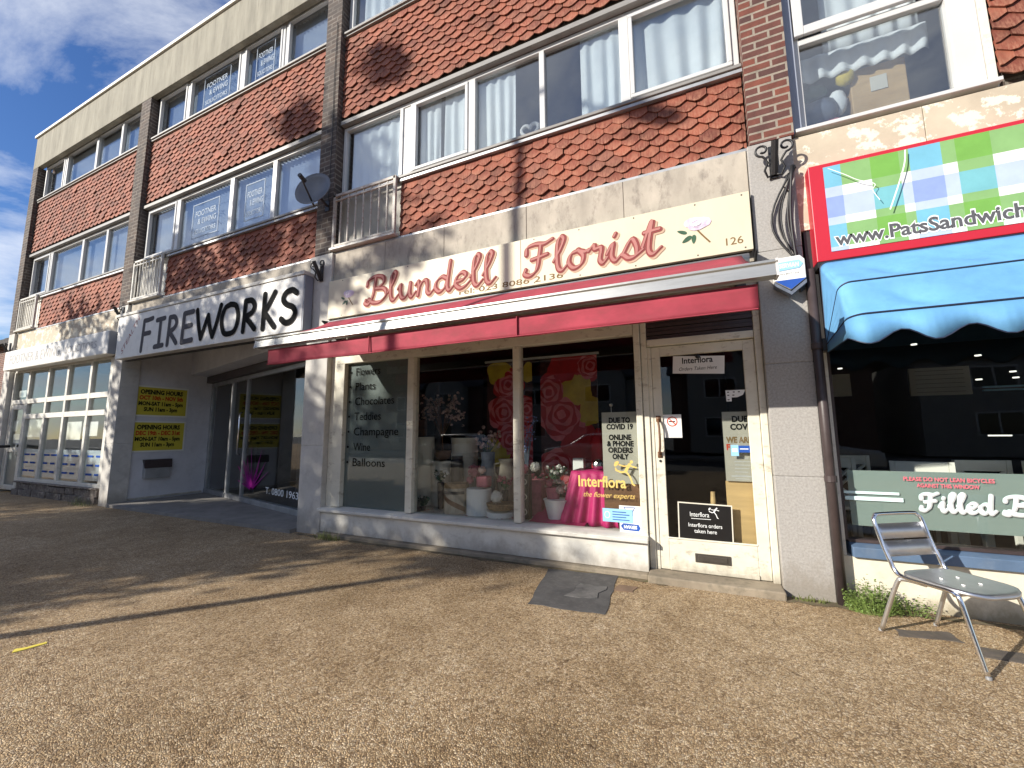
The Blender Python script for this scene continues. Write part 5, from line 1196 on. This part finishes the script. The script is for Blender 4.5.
x, r, zt = at(545, 570, 499, .45); t = thing('flower_bucket', (x, .45, ZB), 'large white tapered bucket holding a pink arrangement', 'bucket'); h = zt-ZB
MB().lathe((x, .45, ZB), [(r*.62, 0), (r*.98, h*.95), (r*1.04, h*.96), (r*1.04, h), (r*.94, h)], 28).build('bucket', 'card_white', t)
c = P(553, 487, .47); tag(MB().lathe((c.x, .47, zt), [(.07, 0), (.085, .12), (.08, .125)], 18).build('pink_pot', 'rose_pink'), 'small pink pot standing on the white tapered bucket', 'pot')
T = thing('flower_spray', (c.x+.03, .47, zt), 'grey-pink flower spray arching over the small pink pot', 'flowers'); mb = MB()
for k in range(26):
    a = random.uniform(-.3, 2.6); petals(mb, Vector((c.x+.04+.13*math.cos(a), .49+random.gauss(0, .03), zt+.07+.12*math.sin(a))), .02, 9, .016)
mb.build('blossom', 'dusty_blossom', T)
# pink cloths
t = tag(MB().add(*(lambda n: ([(-1.72+.62*i/n, .22+.55*j/6, ZB+.012+.018*mnoise.noise(Vector((i*.35, j*.6, 0)))+(.10*(j/6)**1.5)) for j in range(7) for i in range(n+1)], [(j*(n+1)+i, j*(n+1)+i+1, (j+1)*(n+1)+i+1, (j+1)*(n+1)+i) for j in range(6) for i in range(n)]))(16)).build('pink_cloth', 'hot_pink_cloth', smooth=True), 'bright pink cloth spread along the window bottom behind the second bar', 'cloth')
xa, xb_ = P(571, 500, .5).x, P(614, 500, .5).x; zt = P(588, 471, .5).z
t = thing('draped_table', ((xa+xb_)/2, .6, ZB), 'small stand hidden under hot pink cloth falling in folds to the platform', 'draped table')
def drape(u, v):
    if v < .35: return (xa+.03+(xb_-xa-.06)*u, .85-.42*(v/.35), zt-.006*math.sin(9*u))
    k = (v-.35)/.65; fl = .07*k; x_ = xa+.03+(xb_-xa-.06)*u+(u-.55)*.22*k; return (x_, .43-.10*k+.030*math.sin(26*u+2*k)*k**.6, zt+(ZB+.004-zt)*k-.004)
o = cloth(drape, 60, 20, 'cloth', 'hot_pink_cloth', t, .004); bx(xa+.05, xb_-.05, .47, .84, ZB, zt-.012).build('stand', 'brown_wood', t)
c = P(575, 466, .75); tag(MB().box(c.x-.06, c.x+.07, .87, .97, ZB, P(575, 459, .75).z).build('white_block', 'card_white', bevel=.005), 'white block standing behind the pink-draped stand', 'block')
c = P(598, 465, .6); tag(MB().ball((c.x, .6, zt+.062), .062, 16, (1, 1, 1), .05).build('silver_ball', 'silver'), 'crinkled silver ball on the pink-draped stand', 'ball')
c = P(599, 450, 1.0); tag(MB().lathe((c.x, 1.0, ZB), [(.07, 0), (.09, .3), (.10, .9), (.02, 1.02)], 16).build('red_cone', 'petal_red', smooth=True), 'dark red rounded column behind the online orders notice', 'ornament')
c = P(611, 405, .9); tag(MB().ball((c.x, .9, c.z), .022, 8).tube([(c.x, .9, c.z-.02), (c.x, .9, c.z-.3)], .004, 4).build('hanging_crystal', 'card_white'), 'small pale ornament hanging in the dark above the online orders notice', 'ornament')
c = P(418, 425, .8); tag(MB().box(c.x-.09, c.x+.09, .86, .90, 1.27, 1.50).build('small_picture', 'brown_wood', bevel=.006), 'small brown framed picture behind the tall cream column', 'picture')

# more stock: foliage and posies filling the gaps of the display
def foliage(name, px, py, y, r, n, lab, mat='leaf_dark', tip=None, cat='plant', zb=None):
    c = P(px, py, y); t = thing(name, (c.x, y, zb or ZB), lab, cat); mb = MB(); mf = MB()
    for k in range(n):
        a = random.uniform(0, 6.283); rr = r*random.random()**.5; h = random.uniform(.3, 1); e = Vector((c.x+rr*math.cos(a), y+rr*.6*math.sin(a), c.z+r*(h-.5)*1.2)); b_ = Vector((c.x, y, c.z-r))
        mb.tube([b_, b_.lerp(e, .6)+Vector((0, 0, .02)), e], [.003, .0025, .0015], 3)
        for q in range(3):
            u = Vector((random.gauss(0, 1), random.gauss(0, 1), random.gauss(0, .7))).normalized(); w_ = u.orthogonal().normalized(); s_ = random.uniform(.014, .028); p = e-(e-b_)*random.uniform(0, .5)
            mb.add([p-u*s_, p+w_*s_*.45, p+u*s_, p-w_*s_*.45], [(0, 1, 2, 3)])
        if tip and k % 2 == 0: mf.ball(tuple(e), .014, 6); petals(mf, e, .018, 12, .013)
    mb.build('leaves', mat, t)
    if tip: mf.build('blossom', tip, t)
    if zb is None: MB().lathe((c.x, y, ZB), [(r*.32, 0), (r*.45, max(.05, c.z-r-ZB)), (r*.40, max(.05, c.z-r-ZB)+.004)], 16).build('pot', 'vase_dark', t)
    return t
foliage('potted_flowers', 441, 474, .60, .11, 30, 'pale flowers in a dark pot before the short cream column', tip='pale_petal')
foliage('potted_flowers', 458, 470, 1.15, .13, 40, 'dusky flowers rising behind the dark vase', tip='dusty_blossom')
foliage('potted_flowers', 505, 482, .58, .10, 34, 'pink flowers in a dark pot just left of the second window bar', tip='rose_pink')
foliage('potted_flowers', 538, 480, .80, .12, 36, 'pink and green pot plant behind the black box tower', tip='rose_pink')
foliage('potted_flowers', 557, 472, .85, .14, 44, 'pale flowers standing behind the white tapered bucket', tip='pale_petal')
foliage('potted_fern', 480, 462, 1.2, .15, 60, 'dark leafy plant at the back behind the dusky bouquet')
foliage('potted_fern', 423, 500, .40, .10, 40, 'small leafy pot plant low beside the frosted panel')
foliage('potted_flowers', 614, 466, 1.0, .12, 36, 'pink flowers hidden partly behind the online orders notice', tip='rose_pink')
for px, py, mt, lab in ((470, 480, 'rose_pink', 'pink rose head in front of the pink posy'), (482, 470, 'dusty_blossom', 'dusky rose head above the small pink box'), (549, 483, 'rose_pink', 'pink rose head on the left of the white bucket'), (560, 490, 'dusty_blossom', 'dusky rose head on the right of the white bucket')):
    c = P(px, py, .43); flowerhead('rose_head', (c.x, .43, c.z), .045, mt, lab, 100, .014)
# crumpled tissue and petals strewn on the platform
mb = MB()
for k in range(260):
    x_, y_ = random.uniform(-3.2, -.6), random.uniform(.22, .9); a = random.uniform(0, 6.28); s_ = random.uniform(.008, .018); mb.add([(x_+s_*math.cos(a+q), y_+s_*math.sin(a+q), ZB+.003+.004*(q % 2)) for q in (0, 1.6, 3.1, 4.7)], [(0, 1, 2, 3)])
tag(mb.build('fallen_petals', 'rose_pink'), 'loose petals scattered over the florist window platform', 'petals', kind='stuff')

# ================================================================== UPSTAIRS CURTAINS AND BLINDS
def curtain(x0, x1, z0, z1, y, lab, waves=9, mat='curtain', group='white curtains in the upper windows', amp=.022):
    ph = random.random()*6; n = int((x1-x0)*90)
    def f(u, v):
        w_ = math.sin(2*math.pi*waves*(x1-x0)*u+ph+.8*math.sin(5*u+2*v)); return (x0+(x1-x0)*u, y+amp*w_*(.12+.88*v**.5)+.004*math.sin(31*u), z1+(z0-z1)*v)
    o = cloth(f, max(20, n), 6, 'curtain', mat, None, .003); return tag(o, lab, 'curtain', group)
Z0, Z1_ = 4.72, 5.965
curtain(-4.52, -3.56, Z0, Z1_, .235, 'white curtain behind the railed tall window at the left of the florist flat', 6)
curtain(-3.28, -2.93, Z0, Z1_, .235, 'narrow white curtain at the left edge of the pane next to the railed window', 9)
curtain(-2.86, -2.45, Z0, Z1_, .24, 'white curtain at the right edge of the pane next to the railed window', 8)
curtain(-2.34, -1.82, Z0, Z1_, .235, 'white curtain left of the heart ornament', 8)
curtain(-1.0, -.53, Z0, Z1_, .235, 'white curtain at the right of the dark pane, gathered near the middle of the window', 7)
curtain(-.44, .52, Z0, Z1_, .24, 'broad white curtain filling the last pane beside the red brick pier', 5, amp=.032)
curtain(-4.40, -3.5, 7.4, 8.9, .25, 'white curtain in the top-floor window over the railed tall window', 6)
curtain(-3.2, .4, 7.4, 8.9, .5, 'wide white curtain along the top-floor window above the florist', 5)
curtain(1.30, 2.0, 4.84, 5.96, .40, 'pale curtain in the upper sash of the tall window above the café sign', 7)
curtain(1.10, 2.02, 4.58, 4.835, .36, 'ruffled lower edge of pale curtain inside the tall window above the café sign', 7)
def blind(x0, x1, z0, z1, y, lab):
    mb = MB(); k = 0; x = x0
    while x < x1:
        a = R(28); mb.add([(x, y, z0), (x+.075*math.cos(a), y+.075*math.sin(a), z0), (x+.075*math.cos(a), y+.075*math.sin(a), z1), (x, y, z1)], [(0, 1, 2, 3)]); x += .088
    o = mb.build('vertical_blind', 'blind'); o.modifiers.new('thickness', 'SOLIDIFY').thickness = .002
    return tag(o, lab, 'blind', 'office blinds')
blind(-9.9, -5.0, 4.80, 5.95, .26, 'pale vertical blind behind the lettered first-floor window above the fireworks sign')
blind(-15.3, -10.45, 4.80, 5.95, .26, 'pale vertical blind in the first-floor window above the solicitors sign')
blind(-9.9, -5.0, 7.47, 8.43, .26, 'pale vertical blind in the top-floor window high above the fireworks sign')
blind(-15.3, -10.45, 7.47, 8.43, .26, 'pale vertical blind in the top-floor window at the far end of the parade')
for f, (xa, xb_), z in ((w22, (-8.72, -7.40), 4.93), (w22, (-7.08, -6.26), 4.93), (w21, (-8.74, -7.38), 7.60), (w21, (-7.06, -6.25), 7.60)):
    c = (xa+xb_)/2; k = (xb_-xa)/1.32
    text('window_lettering', 'FOOTNER', 'lettering_pale', f, c, z+.44, .62*k, .11, .167); text('window_lettering', '& EWING', 'lettering_pale', f, c+.05, z+.28, .55*k, .11, .167); text('window_lettering', 'SOLICITORS', 'lettering_pale', f, c, z+.10, .66*k, .09, .167)
    mb = MB(); a, b_, e, g = c-.40*k, c+.40*k, z+.02, z+.68
    mb.box(a, b_, .1655, .1675, e, e+.012).box(a, b_, .1655, .1675, g, g+.012).box(a, a+.012, .1655, .1675, e+.0125, g-.0005).box(b_-.012, b_, .1655, .1675, e+.0125, g-.0005); mb.build('lettering_border', 'lettering_pale', f)
# heart ornament on the sill inside
pts = []
for k in range(40):
    q = 2*math.pi*k/40; pts.append((-1.64+.0068*16*math.sin(q)**3, .235, 4.93+.0068*(13*math.cos(q)-5*math.cos(2*q)-2*math.cos(3*q)-math.cos(4*q))))
tag(MB().tube(pts, .022, 8, closed=True).build('heart_ornament', 'pale_petal', smooth=True), 'white fluffy heart-shaped ornament standing on the first-floor window sill', 'ornament')
# things stacked behind the right-hand flat's window
tag(bx(1.48, 1.88, .42, .75, 3.9, 4.62).build('cardboard_box', 'plywood', bevel=.008), 'brown cardboard box pressed behind the tall window above the café sign', 'box')
tag(bx(1.62, 1.74, .414, .418, 4.36, 4.50).build('paper_label', 'ivory_card'), 'pale square label on the cardboard box in the upstairs window', 'label')
for nm, c, r, sq, mt, lab in (('yellow_toy', (1.44, .40, 4.56), .075, (1, .6, 1.1), 'petal_yellow', 'yellow soft bundle beside the cardboard box upstairs'), ('blue_cloth_bundle', (1.23, .42, 4.28), .15, (1, .6, .9), 'vase_blue', 'blue-grey cloth bundle low in the tall upstairs window'),
        ('red_cloth_bundle', (1.32, .38, 4.10), .08, (1.1, .6, .8), 'rose_pink', 'red cloth bundle at the bottom of the tall upstairs window'), ('green_cloth_bundle', (1.20, .45, 4.52), .11, (1, .6, .7), 'leaf_dark', 'green cloth bundle above the blue one in the tall upstairs window'), ('white_cloth_bundle', (1.38, .45, 4.36), .09, (.8, .6, 1.4), 'curtain', 'white cloth bundle between the blue bundle and the cardboard box')):
    tag(MB().ball(c, r, 14, sq, .10).build(nm, mt, smooth=True), lab, 'bundle')

# ================================================================== CAFE INSIDE
def cross_chair(x, y, rz):
    t = bpy.data.objects.new('wooden_chair', None); t.location = (x, y, .12); col.objects.link(t)
    def b(*a): return MB().box(*[v+((x, x, y, y, .12, .12)[i]) for i, v in enumerate(a)])
    b(-.21, .21, -.21, .21, .43, .46).build('seat', 'white_chair_paint', t, bevel=.006)
    for sx in (-1, 1):
        b(sx*.19-.018, sx*.19+.018, -.20, -.165, 0, .43).build('leg', 'white_chair_paint', t); b(sx*.19-.018, sx*.19+.018, .165, .20, 0, .90).build('leg', 'white_chair_paint', t)
    m_ = b(-.172, .172, .17, .195, .80, .90); m_.build('top_rail', 'white_chair_paint', t, bevel=.006); 
    mb = MB()
    for sg in (-1, 1): mb.tube([(x-.17*sg, y+.182+.004*sg, .12+.50), (x+.17*sg, y+.182+.004*sg, .12+.80)], .016, 6)
    mb.build('cross_rail', 'white_chair_paint', t); t.rotation_euler = (0, 0, rz); return t
proto = cross_chair(0, 0, 0); done = 0
spots = [(1.28, 1.15, 0.1, 'white wooden chair nearest the drainpipe inside the café window'), (1.85, 1.05, 2.9, 'white wooden chair just behind the silver chair, inside the café glass'), (1.60, 1.75, .2, 'white wooden chair further back, left of centre in the café'), (2.35, 1.45, 3.3, 'white wooden chair by the rear café table at the frame edge'), (2.75, 1.0, 1.2, 'white wooden chair beyond the right edge inside the café')]
for i, (x, y, rz, lab) in enumerate(spots):
    if i == 0: o = proto
    else:
        o = proto.copy(); col.objects.link(o)
        for ch in proto.children:
            c = ch.copy(); col.objects.link(c); c.parent = o
    o.location = (x, y, .12); o.rotation_euler = (0, 0, rz); tag(o, lab, 'chair', 'white chairs in the café')
for x, y, lab in ((2.28, .75, 'white café table against the window with a cloth top'), (1.15, 2.2, 'white café table in the dark back left of the café')):
    t = thing('dining_table', (x, y, .12), lab, 'table'); bx(x-.32, x+.32, y-.3, y+.3, .83, .865).build('table_top', 'white_chair_paint', t, bevel=.004)
    for sx in (-1, 1):
        for sy in (-1, 1): bx(x+sx*.27-.025, x+sx*.27+.025, y+sy*.25-.025, y+sy*.25+.025, .12, .83).build('leg', 'white_chair_paint', t)
t = thing('menu_board', (1.9, 4.0, 1.9), 'large pale menu board hanging at the back of the dark café', 'menu board')
a, b_ = P(908, 369, 3.0), P(973, 394, 3.0); bx(a.x, b_.x, 3.0, 3.03, b_.z, a.z).build('board', 'grey_card', t); mb = MB()
for k in range(7): mb.box(a.x+.06, b_.x-.06, 2.996, 2.999, b_.z+.04+k*.055, b_.z+.045+k*.055)
mb.build('lines', 'ink_grey', t)
a, b_ = P(827, 375, 2.4), P(852, 396, 2.4); t = tag(bx(a.x, b_.x, 2.4, 2.42, b_.z, a.z).build('wall_picture', 'grey_card'), 'small dim panel on the café wall by the drainpipe edge', 'picture')
for k, (px, py) in enumerate(((914, 345), (978, 356), (979, 380), (1013, 372), (1016, 378), (840, 369))):
    p = P(px, py, 2.6+.2*k); tag(MB().lathe((p.x, p.y, p.z), [(.028, 0), (.03, .008), (.028, .014)], 14).build('ceiling_lamp', 'ceiling_lamp_glow'), 'small glowing ceiling spot in the dark café', 'lamp', 'café ceiling spots')
p = P(1001, 435.5, 3.2); tag(bx(p.x-.10, p.x+.10, 3.2, 3.24, p.z-.008, p.z+.008).build('strip_lamp', 'ceiling_lamp_glow'), 'short glowing strip light low at the back of the café', 'lamp')
p = P(1009, 386, 2.8); t = tag(MB().box(p.x-.22, p.x+.22, 2.8, 2.83, p.z-.05, p.z-.03).box(p.x-.22, p.x+.22, 2.8, 2.83, p.z-.01, p.z+.01).build('blue_shelf', 'ink_pale_blue'), 'blue double shelf edge high at the back of the café', 'shelf')
# office papers
for k, (px0, py0, px1, py1) in enumerate(((27, 420, 41, 437), (68, 422, 80, 440), (84, 422, 97, 436), (12, 421, 17, 431), (14, 434, 20, 443), (20, 391, 26, 397))):
    a, b_ = P(px0, py0, .135), P(px1, py1, .135)
    tag(bx(a.x, b_.x, .132, .134, b_.z, a.z).build('paper_notice', 'card_white'), ('white notice in the first tall pane beside the office door', 'white notice in the third tall pane of the office window', 'white notice in the last tall pane of the office window', 'upper white notice on the office door glass', 'lower white notice on the office door glass', 'small white notice in the pane over the office door')[k], 'notice')

# ================================================================== THE STREET BEHIND THE CAMERA (seen in reflections and shadows)
def tree(x, y, zc, rx, rz_, n, lab, seed, gaps=.0, trunk=.2, shoots=()):
    rg = random.Random(seed); t = thing('street_tree', (x, y, 0), lab, 'tree', 'street trees across the pavement')
    mb = MB(); clumps = []
    mb.tube([(x, y, -.05), (x+.05, y, zc*.3), (x-.05, y+.05, zc*.62), (x, y, zc)], [trunk, trunk*.8, trunk*.6, trunk*.3], 10)
    for k in range(58):
        d = Vector((rg.gauss(0, 1), rg.gauss(0, 1), rg.gauss(.1, .9))).normalized(); q = rg.uniform(.25, 1.0); c = Vector((x+d.x*rx*q, y+d.y*rx*q, zc+d.z*rz_*q)); clumps.append((c, rg.uniform(.45, .95)))
        mb.tube([(x, y, zc*rg.uniform(.45, .75)), (x+d.x*rx*q*.5, y+d.y*rx*q*.5, zc*.75+.25*c.z+.1), tuple(c)], [.07, .045, .015], 5)
    for sx, sy, sz, sr in shoots:
        clumps.append((Vector((sx, sy, sz)), sr)); mb.tube([(x, y, zc), ((x+sx)/2, (y+sy)/2, zc*.5+sz*.5+.3), (sx, sy, sz)], [.05, .03, .008], 5)
    mb.build('trunk', 'bark', t); ml = MB()
    for c, r_ in clumps:
        for k in range(n):
            v = Vector((rg.gauss(0, .5), rg.gauss(0, .5), rg.gauss(0, .42)))*r_; p = c+v; s = rg.uniform(.055, .12)
            u = Vector((rg.gauss(0, 1), rg.gauss(0, 1), rg.gauss(0, .6))).normalized(); w_ = u.orthogonal().normalized(); w_ = (w_*math.cos(k)+u.cross(w_)*math.sin(k))
            ml.add([p-u*s, p+w_*s*.6, p+u*s, p-w_*s*.6], [(0, 1, 2, 3)])
    ml.build('crown', 'tree_leaf', t); return t
tree(-14.9, -9.3, 6.9, 4.4, 3.5, 360, 'large leafy street tree shading the fireworks shop', 5, shoots=[(-12.0, -9.3, 12.25, .30), (-13.75, -9.3, 12.0, .36), (-12.9, -9.3, 11.2, .55), (-12.75, -9.3, 10.6, .5), (-13.3, -9.3, 10.4, .6), (-12.3, -9.3, 10.2, .45), (-11.6, -9.3, 9.3, .5)])
tree(-21.2, -8.6, 5.2, 2.6, 1.7, 170, 'second leafy street tree shading the end of the pavement', 8)
tree(-13.6, -8.5, 4.2, 2.7, 1.4, 300, 'low bushy street tree shading the open pavement', 11, trunk=.12)
t = thing('street_lamp', (-7.03, -6.0, 0), 'tall plain street lamp post on the open pavement behind the camera', 'street lamp')
MB().tube([(-7.03, -6.0, -.1), (-7.03, -6.0, 1.4), (-7.03, -6.0, 1.45), (-7.03, -6.0, 9.0)], [.075, .075, .055, .045], 14).build('post', 'galvanised', t, smooth=True)
MB().tube([(-7.03, -6.0, 9.0), (-7.06, -6.4, 9.25), (-7.1, -7.4, 9.3)], .035, 8).box(-7.22, -7.0, -8.0, -7.4, 9.24, 9.36).build('lamp_head', 'galvanised', t)
def house(x, w_, gable, mat, lab):
    t = thing('house', (x, -28, 0), lab, 'house', 'houses across the road'); y1 = -26
    bx(x-w_/2, x+w_/2, -35, y1, -.1, 5.4).build('wall', mat, t)
    MB().prismx([(y1+.4, 5.3), (-30.5, 8.6), (-35.4, 5.3), (-35.2, 5.2), (-30.5, 8.35), (y1+.3, 5.2)], x-w_/2-.2, x+w_/2+.2).build('roof', 'house_slate', t)
    gx = x+gable; MB().prism([(gx-1.9, .0), (gx+1.9, .0), (gx+1.9, 5.4), (gx, 7.7), (gx-1.9, 5.4)], y1, y1+.9).build('gable', 'house_render', t)
    mb = MB()
    for s_ in (-1, 1): mb.add([(gx, y1+1.1, 7.95), (gx+s_*2.2, y1+1.1, 5.25), (gx+s_*2.2, -29, 5.25), (gx, -29, 7.95), (gx, y1+1.1, 7.80), (gx+s_*2.2, y1+1.1, 5.10)], [(0, 1, 2, 3), (0, 4, 5, 1)])
    mb.build('gable_roof', 'house_slate', t)
    for xx, zz in ((gx, 1.0), (gx, 3.5), (x-gable, 1.0), (x-gable, 3.5)):
        yy = y1+(.9 if xx == gx else 0); f = bx(xx-.95, xx+.95, yy, yy+.06, zz, zz+1.3).build('window', 'upvc', t); bx(xx-.85, xx-.05, yy+.055, yy+.075, zz+.1, zz+1.2).build('pane', 'car_glass', f); bx(xx+.05, xx+.85, yy+.055, yy+.075, zz+.1, zz+1.2).build('pane', 'car_glass', f)
house(-22, 11, 2.4, 'brick_house', 'brick house with a white gable facing the fireworks shop'); house(-9, 11, 2.6, 'house_render', 'white rendered house facing the florist'); house(4, 11, -2.5, 'brick_house', 'brick house with a white gable facing the café'); house(-35, 11, 2.4, 'house_render', 'white rendered house further along across the road'); house(-48, 11, 2.4, 'brick_house', 'brick house far along across the road'); house(-61, 11, 2.4, 'house_render', 'white rendered house at the far end across the road')
house(17, 11, 2.4, 'house_render', 'white rendered house at the far right across the road')
def car(x, y, mat, lab, flip=1):
    t = thing('parked_car', (x, y, -.16), lab, 'car', 'cars parked along the kerb'); z0 = -.16
    prof = [(-2.1, .35), (-2.12, .62), (-2.0, .86), (-1.1, 1.0), (1.75, 1.02), (2.05, .92), (2.12, .6), (2.08, .32)]
    cab = [(-1.15, .98), (-.45, 1.42), (-.1, 1.47), (1.1, 1.47), (1.5, 1.38), (1.85, 1.0)]
    MB().prism([(x+flip*a, z0+b_) for a, b_ in prof], y-.86, y+.86).build('body', mat, t, bevel=.07)
    MB().prism([(x+flip*a, z0+b_) for a, b_ in cab], y-.70, y+.70).build('roof', mat, t, bevel=.09)
    for sg in (-1, 1):
        MB().prism([(x+flip*a, z0+b_) for a, b_ in [(-.85, 1.06), (-.38, 1.37), (.35, 1.40), (.35, 1.06)]], y+sg*.69, y+sg*.712).build('window', 'car_glass', t); MB().prism([(x+flip*a, z0+b_) for a, b_ in [(.42, 1.06), (.42, 1.40), (1.1, 1.39), (1.5, 1.08)]], y+sg*.69, y+sg*.712).build('window', 'car_glass', t)
        for wx in (-1.3, 1.3):
            w_ = MB(); n = 20; r_ = .33
            w_.add([(x+wx+r_*math.cos(2*math.pi*k/n), y+sg*(.70 if q else .885), z0+.33+r_*math.sin(2*math.pi*k/n)) for q in (0, 1) for k in range(n)], [tuple(range(n)), tuple(range(2*n-1, n-1, -1))]+[(k, (k+1) % n, (k+1) % n+n, k+n) for k in range(n)])
            wh = w_.build('wheel', 'tyre', t); w2 = MB(); r_ = .2
            w2.add([(x+wx+r_*math.cos(2*math.pi*k/n), y+sg*(.88 if q else .892), z0+.33+r_*math.sin(2*math.pi*k/n)) for q in (0, 1) for k in range(n)], [tuple(range(n)), tuple(range(2*n-1, n-1, -1))]+[(k, (k+1) % n, (k+1) % n+n, k+n) for k in range(n)]); w2.build('rim', 'sheet_aluminium', wh)
        bx(x-flip*2.10, x-flip*1.98, y+sg*.6-.16, y+sg*.6+.16, z0+.66, z0+.80).build('headlight', 'card_white', t)
car(-3.6, -12.4, 'car_silver', 'silver hatchback parked at the kerb opposite the florist'); car(3.0, -12.4, 'car_silver', 'silver hatchback parked at the kerb opposite the café', -1); car(-10.6, -12.4, 'car_white', 'white hatchback parked at the kerb opposite the fireworks shop')
